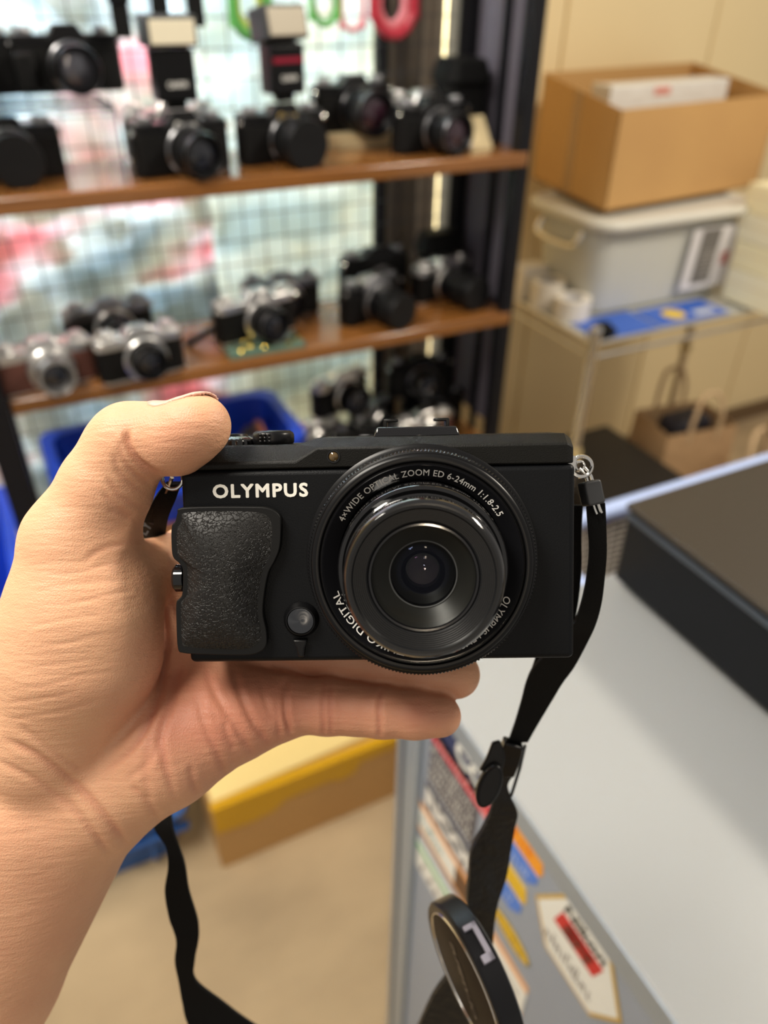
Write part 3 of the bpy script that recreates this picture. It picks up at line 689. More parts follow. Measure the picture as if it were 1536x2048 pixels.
# leaflets, tape rolls and small things on the cart
for k, (x0, x1, y0, y1, m, lab) in enumerate(((1.13, 1.30, 1.20, 1.31, mat('blue_leaflet', (.03, .12, .55), .35), 'royal blue leaflet under the front corner of the grey tote'),
                                           (1.31, 1.52, 1.205, 1.30, mat('blue_leaflet', (.03, .12, .55), .35), 'royal blue leaflet with a yellow badge on the cart'),)):
    o = MB().box(-(x1-x0)/2, (x1-x0)/2, -(y1-y0)/2, (y1-y0)/2, 0, .002).build('leaflet', m, smooth=0); o.location = ((x0+x1)/2, (y0+y1)/2, KZ)
    if k == 1:
        MB(Matrix.Translation((-.03, -.005, .002))).lathe([(0, .001), (.028, .001), (.028, 0)], 24).build('yellow_badge', mat('yellow_badge', (.80, .55, .03), .5), o)
        MB(Matrix.Translation((.05, -.02, .002))).box(-.03, .03, -.012, .012, 0, .0008).build('pale_print', mat('pale_leaflet_print', (.6, .62, .62), .4), o, smooth=0)
    tag(o, lab, 'leaflet')
def tape_roll(label, pos, r, h, m):
    t = thing('tape_roll', label, 'tape roll', pos, 0, 'white tape rolls on the cart')
    MB().lathe([(r*.62, 0), (r, 0), (r, h), (r*.62, h), (r*.62, 0)], 36).build('tape', m, t)
    MB().lathe([(r*.55, .001), (r*.62, .001), (r*.62, h-.001), (r*.55, h-.001), (r*.55, .001)], 30).build('core', mat('card_core', (.60, .60, .62), .7), t)
WT = mat('white_tape', (.84, .79, .70), .5)
tape_roll('white tape roll lying in front on the left end of the cart', (1.155, 1.335, KZ), .040, .048, WT)
tape_roll('white tape roll standing behind another on the left end of the cart', (1.150, 1.425, KZ), .040, .060, WT)
wb = thing('white_box', 'small white box at the back left of the cart', 'box', (1.155, 1.497, KZ))
MB().box(-.045, .03, -.025, .025, 0, .075).build('box_body', WT, wb, bevel=.002); MB().box(-.046, .031, -.026, .026, .055, .077).build('lid', WT, wb, bevel=.002)
kn = thing('black_clamp', 'black round clamp beside the front post of the cart', 'clamp', (1.135, 1.202, KZ+.0025))
MB().lathe([(0, .034), (.014, .034), (.020, .028), (.020, .004), (.016, 0), (0, 0)], 24, {2: .001, 3: .001}).build('clamp_knob', BLACK_M, kn)
MB().box(.012, .034, -.008, .008, .004, .018).build('clamp_jaw', BLACK_M, kn, bevel=.002)
# under the cart
case = thing('black_case', 'black hard case on the lower shelf of the cart', 'case', (1.275, 1.24, .1605))
MB().box(-.145, .145, -.20, .18, 0, .26).build('case_body', mat('black_case_plastic', (.012, .010, .009), .5), case, bevel=.012, seg=3)
MB().box(-.147, .147, -.202, .182, .21, .216).build('lid_seam', BLACK_G, case); MB().tube(catmull([(-.05, -.202, .12), (-.045, -.225, .13), (.045, -.225, .13), (.05, -.202, .12)], 4), .007, 8).build('handle', BLACK_M, case)
KP = mat('kraft_paper', (.48, .30, .15), .8, bump=(30, .6, .01)); KP2 = mat('pinkish_kraft_paper', (.52, .36, .24), .8, bump=(30, .6, .01))
def paper_bag(label, pos, rz, w, d, h, m, fill=None):
    t = thing('paper_bag', label, 'paper bag', pos, rz, 'paper bags under the cart')
    vs, fs = [], []
    for a_, (x, y) in enumerate(((-w/2, -d/2), (w/2, -d/2), (w/2, d/2), (-w/2, d/2))):
        vs += [(x, y, 0), (x*1.03, y*1.02, h*.5), (x*.98, y*.97, h)]
    for i in range(4):
        j = (i+1) % 4
        for k in range(2): fs.append((i*3+k, j*3+k, j*3+k+1, i*3+k+1))
    fs.append((0, 9, 6, 3))
    o = MB().add(vs, fs).build('bag_body', m, t, smooth=0); o.modifiers.new('thickness', 'SOLIDIFY').thickness = .0015
    for s in (-1, 1):
        pts = [(-w*.2, s*d*.48, h-.03), (-w*.19, s*d*.5, h+.05), (-w*.10, s*d*.5+.01, h+.10), (w*.10, s*d*.5+.01, h+.10), (w*.19, s*d*.5, h+.05), (w*.2, s*d*.48, h-.03)]
        MB().tube(catmull(pts, 5), .006, 8).build('bag_handle', mat('kraft_handle', (.60, .42, .24), .8), t)
    return t
paper_bag('brown paper bag full of dark gear under the right of the cart', (1.585, 1.30, .1605), -.15, .22, .16, .30, KP)
gd = tag(MB().prism(rrect(-.085, .085, -.055, .055, .03), 0, .29, .02).build('cloth_pouch', mat('dark_violet_cloth', (.012, .010, .016), .6, bump=(60, .8, .01)), bevel=.02, seg=3), 'dark violet cloth pouch inside the brown paper bag', 'pouch')
gd.location = (1.585, 1.30, .18)
paper_bag('crumpled pinkish paper bag in front of the cart behind the black box', (1.66, 1.02, .0005), .3, .26, .16, .40, KP2)

# ================================================================== COMPACT CAMERA IN THE HAND
CO = V(843, 1118, .210)
TILT, TURN, CROLL = math.radians(6.5), math.radians(-1.6), math.radians(1.2)
_n = (-CF*math.cos(TILT) - CU*math.sin(TILT)); _n = (_n + CR*math.sin(TURN)).normalized()
_x = (CR - _n*CR.dot(_n)).normalized(); _y = _n.cross(_x)
CXA = _x*math.cos(CROLL) + _y*math.sin(CROLL); CYA = -_x*math.sin(CROLL) + _y*math.cos(CROLL); CNA = _n
COMPM = Matrix.Translation(CO) @ Matrix((CXA, CYA, CNA)).transposed().to_4x4()
comp = thing('compact_camera', 'black compact camera with extended zoom lens held in the hand', 'camera')
comp.matrix_world = COMPM
def fp(px, py, z=0.0):
    """pixel -> (u, v) in mm on the plane z mm in front of the camera's face"""
    r = ray(px, py); p0 = CO + CNA*(z*.001); t = (p0-CP).dot(CNA)/r.dot(CNA); q = CP + r*t - CO
    return (q.dot(CXA)*1000, q.dot(CYA)*1000)
def mm(M=None): return MB(M, .001)
BODY_M = mat('black_satin_paint', (.0035, .004, .005), .42, bump=(2600, .35, .0002), var=(5000, (.007, .0075, .0085)), spec=.16)
TOP_M = mat('black_crinkle_paint', (.004, .004, .0036), .45, bump=(3000, .6, .0002), var=(4500, (.010, .0095, .008)), spec=.18)
RUB = mat('black_rubber', (.006, .006, .006), .5, spec=.25)
PIANO = mat('piano_black', (.004, .004, .005), .06, coat=.5)
SATIN_B = mat('satin_black_metal', (.004, .004, .0045), .30, spec=.3)
PRINT = mat('white_print', (.82, .80, .76), .5)

uL, uR = fp(368, 1100)[0], fp(1150, 1100)[0]
vB = fp(760, 1322)[1]; vS = fp(760, 935)[1]
TH = 29.0
mm().prism(rrect(uL, uR, vB, vS+.0, 1.6, 4), -TH, 0).build('body', BODY_M, comp, bevel=.0022, seg=4)
# top cover: flat strip above the seam, then a slope up to the stepped top
cl = fp(430, 927)[1]; ch = fp(1000, 889)[1]
tl = fp(430, 892, -5)[1]; tr_ = fp(1000, 869, -4)[1]
ua, ub = fp(590, 900)[0], fp(634, 880)[0]
us = [uL+.3, uL+2.2, ua, ub, uR-2.2, uR-.3]
cs = [cl-1.2, cl, cl, ch, ch, ch-1.0]; ts = [tl-1.6, tl, tl, tr_, tr_, tr_-1.4]
vs, fs = [], []
for i, u in enumerate(us):
    e = 1.2 if i in (0, len(us)-1) else 0
    vs += [(u, vS+.12, -e), (u, cs[i], -e), (u, ts[i], -4.5-e*.3), (u, ts[i], -TH+1), (u, vS+.12, -TH+.5)]
for i in range(len(us)-1):
    for j in range(5): a, b = i*5+j, i*5+(j+1) % 5; fs.append((a, a+5, b+5, b))
fs += [(0, 1, 2, 3, 4), tuple(range(len(us)*5-1, len(us)*5-6, -1))]
mm().add(vs, fs).build('top_cover', TOP_M, comp, bevel=.0006, seg=2, smooth=30)
# hot shoe
h0 = fp(752, 862, -14)[0]; h1 = fp(914, 862, -14)[0]; hv = fp(830, 868, -10)[1]
hs = mm().hexa([(h0-.6, tr_-.2, -9), (h1+.6, tr_-.2, -9), (h1+.6, tr_-.2, -27), (h0-.6, tr_-.2, -27), (h0+.4, tr_+2.6, -10), (h1-.4, tr_+2.6, -10), (h1-.4, tr_+2.6, -27), (h0+.4, tr_+2.6, -27)]).build('hot_shoe', PIANO, comp, bevel=.0005)
for u0, s in ((h0+2.2, 1), (h1-2.2, -1)):
    mm().box(min(u0, u0+s*1.0), max(u0, u0+s*1.0), tr_+2.4, tr_+4.5, -24, -13).build('shoe_rail', SATIN_B, hs, bevel=.0003)
    mm().box(min(u0, u0+s*4.2), max(u0, u0+s*4.2), tr_+4.0, tr_+4.9, -24, -13).build('shoe_lip', SATIN_B, hs, bevel=.0003)
# shutter button with zoom ring, and the dotted dial
du = fp(462, 888, -13)[0]; dv = tl
Y90 = Matrix.Rotation(math.radians(-90), 4, 'X')
def vert_axis(u, v, z): return Matrix.Translation((u*.001, v*.001, z*.001)) @ Y90
zr_ = MB(vert_axis(du, dv, -15), .001).lathe([(0, 2.4), (5.2, 2.4), (5.8, 1.9), (7.2, 1.6), (7.6, 1.1), (7.6, 0)], 64, {3: .3, 4: .3, 5: .3}).build('zoom_ring', PIANO, comp)
MB(vert_axis(du, dv, -15), .001).lathe([(0, 3.2), (4.2, 3.1), (4.6, 2.4)], 40).build('shutter_button', SATIN_B, zr_)
mu = fp(546, 886, -12)[0]
md_ = MB(vert_axis(mu, dv-.3, -13), .001).lathe([(0, 4.2), (4.8, 4.2), (5.7, 3.6), (6.0, 3.0), (6.0, 1.0), (5.6, .3), (5.2, 0)], 12).build('mode_dial', SATIN_B, comp, bevel=.0003)
for i in range(3):
    for j in range(3):
        mm(Matrix.Translation(((mu-2.6+i*1.25)*.001, (dv+.9+j*.95)*.001, (-13+5.85)*.001))).lathe([(.48, 0), (.25, .28), (0, .34)], 8).build('grip_dot', SATIN_B, md_)
# AF lamp
lu = fp(667, 913)
al = mm(Matrix.Translation((lu[0]*.001, lu[1]*.001, 0))).lathe([(1.75, -.2), (1.75, .25), (1.45, .3), (1.35, -.3)], 30).build('lamp_bezel', PIANO, comp)
mm(Matrix.Translation((lu[0]*.001, lu[1]*.001, 0))).lathe([(1.4, -.1), (1.0, .25), (0, .45)], 24).build('focus_lamp', mat('amber_lamp', (.10, .06, .02), .1, coat=1), al)
# maker's name
o0 = fp(425, 996); o1 = fp(617, 966)
v_, f_ = text_fit('OLYMPUS', o1[0]-o0[0]-.3, 3.9, .036, spacing=1.16)
MB(Matrix.Translation(((o0[0]+o1[0])/2*.001, ((o0[1]+o1[1])/2)*.001, .00012)), .001).add(v_, f_).build('lettering', mat('warm_white_print', (.88, .85, .76), .45), comp, smooth=0)

# leather grip
def smooth_poly(px, z, k=5):
    P = [Vector((*fp(a, b, z), 0)) for a, b in px]; n = len(P); out = []
    for i in range(n):
        a, b, c, d = P[(i-1) % n], P[i], P[(i+1) % n], P[(i+2) % n]
        for j in range(k):
            t = j/k
            out.append(.5*((2*b) + (c-a)*t + (2*a-5*b+4*c-d)*t*t + (3*b-a-3*c+d)*t**3))
    return [(p.x, p.y) for p in out][::-1]
g_out = [(362, 1016), (420, 1013), (500, 1013), (535, 1015), (556, 1026), (563, 1045), (561, 1092), (551, 1120), (538, 1145), (530, 1185), (527, 1225), (534, 1262), (533, 1290), (518, 1304), (490, 1309), (420, 1308), (370, 1305), (357, 1295), (354, 1240), (354, 1205), (360, 1196), (366, 1185), (367, 1140), (360, 1126), (347, 1112), (344, 1080), (345, 1052), (352, 1042), (356, 1026)]
g_in = [(366, 1024), (420, 1021), (500, 1021), (530, 1023), (547, 1032), (552, 1048), (550, 1090), (541, 1117), (528, 1142), (520, 1184), (517, 1225), (524, 1263), (523, 1283), (511, 1295), (488, 1301), (420, 1300), (372, 1297), (362, 1288), (360, 1240), (360, 1208), (367, 1198), (373, 1185), (373, 1140), (367, 1124), (354, 1110), (351, 1080), (352, 1056), (358, 1046), (362, 1034)]
gb = mm().prism(smooth_poly(g_out, 2), -6, 2.8).build('grip_base', RUB, comp, bevel=.0008, seg=2)
LG = bpy.data.materials.new('pebbled_leather'); LG.use_nodes = True
nt = LG.node_tree; b = nt.nodes['Principled BSDF']; b.inputs['Base Color'].default_value = (.010, .0095, .009, 1); b.inputs['Roughness'].default_value = .45; b.inputs['Specular IOR Level'].default_value = .35
tc = nt.nodes.new('ShaderNodeTexCoord'); vo = nt.nodes.new('ShaderNodeTexVoronoi'); vo.feature = 'DISTANCE_TO_EDGE'; vo.inputs['Scale'].default_value = 800
ns = nt.nodes.new('ShaderNodeTexNoise'); ns.inputs['Scale'].default_value = 420; ns.inputs['Detail'].default_value = 3
vm = nt.nodes.new('ShaderNodeVectorMath'); vm.operation = 'MULTIPLY_ADD'; vm.inputs[1].default_value = (.0035, .0035, .0035)
nt.links.new(tc.outputs['Object'], ns.inputs['Vector']); nt.links.new(ns.outputs['Color'], vm.inputs[0]); nt.links.new(tc.outputs['Object'], vm.inputs[2]); nt.links.new(vm.outputs[0], vo.inputs['Vector'])
rp = nt.nodes.new('ShaderNodeValToRGB'); rp.color_ramp.elements[0].position = 0; rp.color_ramp.elements[1].position = .10
nt.links.new(vo.outputs['Distance'], rp.inputs[0])
ad = nt.nodes.new('ShaderNodeMath'); ad.operation = 'MULTIPLY_ADD'; ad.inputs[1].default_value = .6
nt.links.new(ns.outputs['Fac'], ad.inputs[0]); nt.links.new(rp.outputs[0], ad.inputs[2])
bp = nt.nodes.new('ShaderNodeBump'); bp.inputs['Strength'].default_value = .6; bp.inputs['Distance'].default_value = .00045
nt.links.new(ad.outputs[0], bp.inputs['Height']); nt.links.new(bp.outputs[0], b.inputs['Normal'])
# leather surface: a domed pad, highest over its left half
poly = smooth_poly(g_in, 3); n = len(poly); cu_ = sum(p[0] for p in poly)/n; cv_ = sum(p[1] for p in poly)/n
vs, fs = [], []; rings = 9; umin = min(p[0] for p in poly); umax = max(p[0] for p in poly)
def gz(u, e):
    s = (u-umin)/(umax-umin); ridge = 5.4*math.exp(-((s-.42)/.55)**2) - (1.4*max(0, (s-.55)/.45)**1.2)
    return 2.6 + max(0, ridge-1.2)*(1-e**3.0) + .5*(1-e**8)
for k in range(rings):
    e = 1-k/rings
    for p in poly:
        u, v = cu_+(p[0]-cu_)*e, cv_+(p[1]-cv_)*e; vs.append((u, v, gz(u, e)))
vs.append((cu_, cv_, gz(cu_, 0)))
for k in range(rings-1):
    for i in range(n): fs.append((k*n+i, k*n+(i+1) % n, (k+1)*n+(i+1) % n, (k+1)*n+i))
for i in range(n): fs.append(((rings-1)*n+i, (rings-1)*n+(i+1) % n, rings*n))
mm().add(vs, fs).build('leather_pad', LG, gb, smooth=60)
ku = fp(360, 1156, -2)
mm(Matrix.Translation((ku[0]*.001, ku[1]*.001, -.002)) @ Matrix.Rotation(math.radians(-90), 4, 'Y')).lathe([(3.9, -1.5), (3.9, .8), (3.2, 1.5), (2.2, 1.3), (0, 1.2)], 36).build('side_button', PIANO, comp)

# small round knob with lever below
kk = fp(601, 1242, 2); KM = Matrix.Translation((kk[0]*.001, kk[1]*.001, 0))
kb = mm(KM).lathe([(5.0, -.2), (4.8, .8), (4.3, 1.6), (4.0, 2.2), (3.75, 2.3), (3.6, 1.7)], 64).build('knob_collar', SATIN_B, comp)
SPUN = mat('spun_dark_metal', (.10, .105, .115), .22, 1.0)
SPUN.node_tree.nodes['Principled BSDF'].inputs['Anisotropic'].default_value = .85
_t = SPUN.node_tree.nodes.new('ShaderNodeTangent'); _t.axis = 'Z'; _t.direction_type = 'RADIAL'
SPUN.node_tree.links.new(_t.outputs[0], SPUN.node_tree.nodes['Principled BSDF'].inputs['Tangent'])
kf = mm().lathe([(3.65, 1.6), (3.55, 2.05), (3.3, 2.15), (0, 2.12)], 64).build('knob_face', SPUN, kb); kf.location = KM.translation
l0 = fp(585, 1278, 1); l1 = fp(616, 1278, 1); l2 = fp(611, 1296, 1); l3 = fp(609, 1314, 1); l4 = fp(597, 1314, 1); l5 = fp(593, 1296, 1)
mm().prism([l0, l5, l4, l3, l2, l1], 0, 1.9, .2).build('knob_lever', SATIN_B, kb, bevel=.0004)

# ---- lens assembly (axis through the middle of the big ring)
lens = mm().lathe([(31.4, -.3), (31.4, .7), (30.6, 1.3), (29.0, 1.4)], 128).build('lens_flange', SATIN_B, comp)
mm().lathe([(29.4, 1.2), (30.25, 1.6), (30.25, 7.6), (29.8, 8.2), (29.2, 8.4)], 380, {1: .42, 2: .42, 3: .2}).build('control_ring', SATIN_B, comp, smooth=25)
ring = mm().lathe([(29.25, 8.2), (28.8, 8.9), (27.9, 9.2), (27.2, 9.0), (27.0, 8.3), (26.8, 8.2), (26.6, 8.8), (26.0, 8.7)], 160).build('ring_bezel', SATIN_B, comp)
nr = mm().lathe([(26.4, 9.3), (26.2, 9.6), (25.9, 9.5), (22.2, 6.4), (22.0, 4.5)], 160).build('name_ring', PIANO, comp)
def ring_text(txt, a0, a1, h, bold=.008):
    """letters laid clockwise on the sloping name ring, from angle a0 to a1 (degrees)"""
    v, f = text_geo(txt, bold, 0, 1.06)
    x0 = min(p[0] for p in v); x1 = max(p[0] for p in v); out = []
    for p in v:
        a = math.radians(a0 + (a1-a0)*(p[0]-x0)/(x1-x0)); t = p[1]/.73*h
        rr = 23.35+t; zz_ = 9.5-(25.9-rr)*3.1/3.7 + .10 + p[2]*h
        out.append((rr*math.cos(a), rr*math.sin(a), zz_))
    mm().add(out, f).build('lettering', PRINT, nr, smooth=0)
ring_text('4\u00d7WIDE OPTICAL ZOOM ED 6-24mm 1:1.8-2.5', 150.5, 31.5, 1.75)
ring_text('OLYMPUS LENS', -22, -66, 1.75)
ring_text('i.ZUIKO DIGITAL', 262, 197, 1.75)
GLB = mat('polished_black_barrel', (.003, .003, .0035), .09, coat=.7)
bar = mm().lathe([(22.3, 4.5), (21.9, 6.0), (21.7, 14.8), (21.3, 15.6), (20.4, 15.9), (19.6, 15.5), (19.4, 15.0)], 140).build('outer_barrel', GLB, comp)
ib = mm().lathe([(19.5, 15.0), (19.5, 17.0), (19.75, 17.3), (19.75, 19.5), (19.4, 19.8), (19.4, 27.0), (19.1, 28.2), (18.4, 28.9), (17.9, 28.9)], 140).build('inner_barrel', GLB, comp)
pf = [(18.0, 28.9), (17.2, 28.8), (16.9, 28.3)]
for k in range(7):
    r0 = 16.8-k*.42; pf += [(r0, 28.2-k*.32), (r0-.28, 28.2-k*.32), (r0-.30, 27.95-k*.32)]
pf += [(13.7, 25.9), (13.4, 25.6)]
bf = mm().lathe(pf, 120).build('ribbed_baffle', mat('dark_grey_baffle', (.006, .0063, .007), .36, spec=.35), ib, smooth=20)
mm().lathe([(13.5, 25.5), (13.2, 26.0), (12.7, 26.0), (12.5, 25.2)], 110).build('retaining_ring', PIANO, ib)
mm().lathe([(12.7, 24.9), (10.6, 23.4), (8.6, 21.6), (8.3, 21.4)], 110).build('inner_cone', mat('olive_black_cone', (.014, .0135, .011), .35, spec=.4), ib)
mm().lathe([(8.45, 21.6), (8.3, 21.75), (8.1, 21.5)], 100).build('inner_ring', mat('grey_ring_edge', (.14, .14, .14), .35), ib)
mm().lathe([(8.2, 21.5), (7.9, 19.5), (5.6, 18.3), (5.4, 17.4), (4.4, 16.5), (4.3, 13.0), (0, 12.5)], 100).build('dark_well', mat('lens_black', (.0025, .0025, .003), .35), ib)
mm().lathe([(5.5, 17.6), (4.2, 18.6), (2.4, 19.3), (0, 19.6)], 80).build('rear_glass', coated_glass('violet_coated_glass', (.75, .35, .75), 1.0), ib)
mm().lathe([(8.15, 20.6), (6.0, 21.9), (3.2, 22.8), (0, 23.1)], 90).build('middle_glass', coated_glass('blue_coated_glass', (.40, .50, .95), .7), ib)
mm().lathe([(12.6, 25.1), (10.5, 26.2), (7.5, 27.2), (4.0, 27.9), (0, 28.1)], 110).build('front_glass', coated_glass('clear_coated_glass', (.95, .92, .90), .32), ib)

# strap lugs: a ring at each side with a wire loop
def lug(px, py, name, r=2.9):
    c = fp(px, py, -9); M = Matrix.Translation((c[0]*.001, c[1]*.001, -.009))
    lo = mm(M).tube([(r*math.cos(i*2*math.pi/28), r*math.sin(i*2*math.pi/28), 0) for i in range(28)], .55, 8, closed=True).build(name, STEEL, comp)
    return c, lo
cR, lr = lug(1163, 933, 'strap_lug'); cL, ll = lug(345, 958, 'strap_lug')
mm().hexa([(uR-1.5, cR[1]-3.4, -11), (uR+1.6, cR[1]-1.5, -11), (uR+1.6, cR[1]-1.5, -7.5), (uR-1.5, cR[1]-3.4, -7.5), (uR-1.5, cR[1]+3.4, -11), (uR+2.2, cR[1]+3.0, -11), (uR+2.2, cR[1]+3.0, -7.5), (uR-1.5, cR[1]+3.4, -7.5)]).build('lug_bracket', STEEL, lr, bevel=.0004)
mm().hexa([(uL-1.6, cL[1]-2.0, -11), (uL+1.5, cL[1]-3.4, -11), (uL+1.5, cL[1]-3.4, -7.5), (uL-1.6, cL[1]-2.0, -7.5), (uL-1.6, cL[1]+3, -11), (uL+1.5, cL[1]+3.4, -11), (uL+1.5, cL[1]+3.4, -7.5), (uL-1.6, cL[1]+3, -7.5)]).build('lug_bracket', STEEL, ll, bevel=.0004)

# ================================================================== NECK STRAP
ns_o = V(1188, 990, .222)
strap = thing('neck_strap', 'black woven neck strap hanging from the compact camera', 'strap', ns_o)
_S = Matrix.Translation(-ns_o)
WEB = mat('black_webbing', (.003, .003, .003), .75, bump=(2500, .7, .0003), spec=.2)
PADM = mat('worn_black_leatherette', (.008, .0078, .0075), .38, bump=(180, .5, .002), spec=.4)
def band(rows, th, name, m, k=5): return MB(_S).ribbon([(V(l, y, d), V(r, y, d2)) for l, r, y, d, d2 in rows], th, k).build(name, m, strap, bevel=0, smooth=50)
band([(1172, 1210, 1006, .2215, .2205), (1174, 1212, 1040, .2225, .2215), (1178, 1213, 1100, .226, .2255), (1174, 1209, 1150, .230, .230), (1164, 1203, 1200, .235, .235), (1150, 1193, 1240, .240, .240),
      (1122, 1180, 1272, .247, .245), (1092, 1163, 1305, .252, .250), (1066, 1146, 1335, .257, .255), (1052, 1124, 1365, .262, .260), (1043, 1103, 1400, .267, .266), (1030, 1076, 1445, .273, .273), (1017, 1055, 1482, .279, .279)], .0014, 'webbing', WEB)
band([(1128, 1166, 1010, .238, .236), (1130, 1163, 1060, .240, .238), (1128, 1163, 1120, .243, .242), (1118, 1159, 1180, .247, .246), (1100, 1150, 1235, .251, .250), (1080, 1135, 1290, .256, .256), (1062, 1110, 1345, .262, .262), (1046, 1090, 1400, .268, .268), (1026, 1060, 1470, .278, .278)], .0013, 'webbing', WEB)
# wire loops and plastic slider block at the top
blk = V(1183, 986, .2195)
def cam_frame(o, ang=0, tx=0, ty=0):
    R = Matrix((CR, CU, -CF)).transposed().to_4x4()
    return Matrix.Translation(o-ns_o) @ R @ Matrix.Rotation(ang, 4, 'Z') @ Matrix.Rotation(tx, 4, 'X') @ Matrix.Rotation(ty, 4, 'Y')
B_ = cam_frame(blk, math.radians(12), 0, .25)
MB(B_, .001).prism(rrect(-2.7, 2.7, -3.5, 3.5, .8, 3), -2.6, 2.2).build('slider_block', mat('dark_grey_slider', (.028, .029, .031), .45), strap, bevel=.0006, seg=3)
for dx in (-.7, .9):
    MB(B_, .001).tube(catmull([(dx-1.6, 7.6, .3), (dx-.4, 5.2, .6), (dx, 3.2, .4), (dx+.2, -3.4, .4), (dx+.6, -6.2, .5)], 4), .42, 8).build('wire_loop', STEEL, strap)
MB(B_, .001).tube([(-2.0+1.4*math.cos(t), 8.2+1.4*math.sin(t), .3) for t in [i*.4 for i in range(16)]], .42, 8, closed=True).build('wire_loop', STEEL, strap)
# lower part: slider, padded end and the fold at the bottom
MB(_S).ribbon([(V(1008, 1478, .277), V(1046, 1490, .278)), (V(1000, 1500, .279), V(1042, 1508, .280)), (V(992, 1525, .281), V(1034, 1530, .282)), (V(988, 1548, .283), V(1026, 1548, .284))], .0042, 4).build('buckle', BLACK_G, strap, bevel=.0006, smooth=50)
MB(_S).ribbon([(V(984, 1484, .272), V(1000, 1480, .272)), (V(972, 1515, .272), V(1010, 1512, .272)), (V(958, 1540, .272), V(1002, 1545, .272))], .0022, 4).build('keeper_loop', BLACK, strap, bevel=.0005)
band([(996, 1030, 1540, .284, .285), (988, 1014, 1565, .287, .288), (986, 1021, 1592, .289, .290), (980, 1034, 1622, .292, .293), (967, 1028, 1652, .295, .297), (942, 1020, 1700, .299, .302), (937, 1011, 1750, .303, .308), (933, 995, 1800, .308, .312), (937, 988, 1840, .313, .315),
      (930, 984, 1890, .318, .320), (905, 980, 1935, .322, .325), (868, 982, 1985, .327, .330), (838, 990, 2048, .333, .336), (800, 1000, 2130, .342, .345)], .0024, 'padded_strap', PADM)
MB(_S).tube([V(1050, 1490, .283), V(1040, 1535, .285), V(1026, 1580, .287), V(1022, 1592, .288)], .0006, 8).build('thin_cord', BLACK, strap)
# oval bead of the cap tether
Bd = cam_frame(V(978, 1570, .270), math.radians(-22))
MB(Bd, .001).prism([(4.0*math.cos(i*2*math.pi/32), 8.0*math.sin(i*2*math.pi/32)) for i in range(32)], -2.2, 2.2).build('tether_bead', BLACK, strap, bevel=.0012, seg=3)
# left side of the strap: from the left lug behind the hand, then hanging below the wrist
band([(332, 362, 966, .222, .222), (312, 354, 992, .226, .225), (292, 338, 1030, .236, .235), (284, 332, 1062, .250, .250), (280, 330, 1100, .272, .272), (284, 334, 1180, .290, .290), (290, 338, 1330, .299, .299), (298, 340, 1500, .296, .296), (304, 342, 1600, .290, .290),
      (308, 345, 1652, .286, .285), (332, 358, 1692, .284, .284), (337, 370, 1730, .284, .284), (330, 378, 1780, .286, .287), (338, 394, 1832, .289, .291), (347, 398, 1858, .291, .293), (353, 397, 1882, .293, .294), (350, 390, 1920, .296, .297), (357, 392, 1960, .300, .302), (364, 444, 2002, .304, .310), (376, 508, 2048, .308, .318), (420, 640, 2125, .315, .330)], .0016, 'webbing', WEB)
MB(_S).tube(catmull([V(344, 955, .2205), V(338, 972, .222), V(332, 985, .224)], 3), .0006, 8).build('wire_loop', STEEL, strap)
v_, f_ = text_fit('OLYMPUS', .016, .0035, .03)
mt_ = Matrix.Translation(V(300, 1040, .2395)-ns_o) @ Matrix((CR, CU, -CF)).transposed().to_4x4() @ Matrix.Rotation(math.radians(58), 4, 'Z')
MB(mt_).add(v_, f_).build('lettering', mat('grey_thread', (.12, .12, .12), .7), strap, smooth=0)

# ================================================================== LENS CAP ON ITS TETHER
cpo = V(948, 1950, .285)
ax = (CR*(98/316) - CU*(300/316)).normalized(); pl = (CR*(-300/316) - CU*(98/316)).normalized()
nn_ = (pl*.945 - CF*.33).normalized(); ax = (ax - nn_*ax.dot(nn_)).normalized(); bx_ = nn_.cross(ax)
lc = thing('lens_cap', 'round black lens cap with a silver line dangling beside the strap', 'lens cap')
lc.matrix_world = Matrix.Translation(cpo) @ Matrix((bx_, ax, nn_)).transposed().to_4x4()
mm().lathe([(0, -4.5), (27.0, -4.5), (28.0, -3.8), (28.2, 3.4), (27.4, 4.4), (25.8, 4.6), (24.6, 4.2)], 100, ).build('cap_rim', mat('satin_cap_plastic', (.005, .005, .006), .32, spec=.3), lc)
mm().lathe([(24.7, 4.1), (24.4, 4.5), (24.0, 4.5), (23.8, 4.0)], 100).build('silver_line', STEEL, lc)
mm().lathe([(23.9, 4.05), (23.5, 4.2), (0, 4.25)], 90).build('cap_face', mat('brown_black_metal', (.012, .008, .006), .45, spec=.08), lc)
v_, f_ = text_fit('OLYMPUS', 30, 3.6, .04)
mm(Matrix.Translation((0, 0, .0044)) @ Matrix.Rotation(math.radians(-90), 4, 'Z')).add(v_, f_).build('lettering', mat('dull_bronze_print', (.10, .08, .065), .4), lc, smooth=0)
mm(Matrix.Rotation(math.radians(-48), 4, 'Z') @ Matrix.Translation((.0275, 0, 0))).box(-.4, 1.4, -7, 7, -2.6, -.6).build('spring_catch', mat('lilac_grey_catch', (.20, .19, .23), .4), lc, bevel=.0003)
mm(Matrix.Rotation(math.radians(-48), 4, 'Z') @ Matrix.Translation((.0275, 0, 0))).box(-.4, 1.4, -7, -5, -2.6, 2.4).build('spring_catch', mat('lilac_grey_catch', (.20, .19, .23), .4), lc, bevel=.0003)
mm(Matrix.Rotation(math.radians(-48), 4, 'Z') @ Matrix.Translation((.0275, 0, 0))).box(-.4, 1.4, 4, 7, -2.6, 1.8).build('spring_catch', mat('lilac_grey_catch', (.20, .19, .23), .4), lc, bevel=.0003)

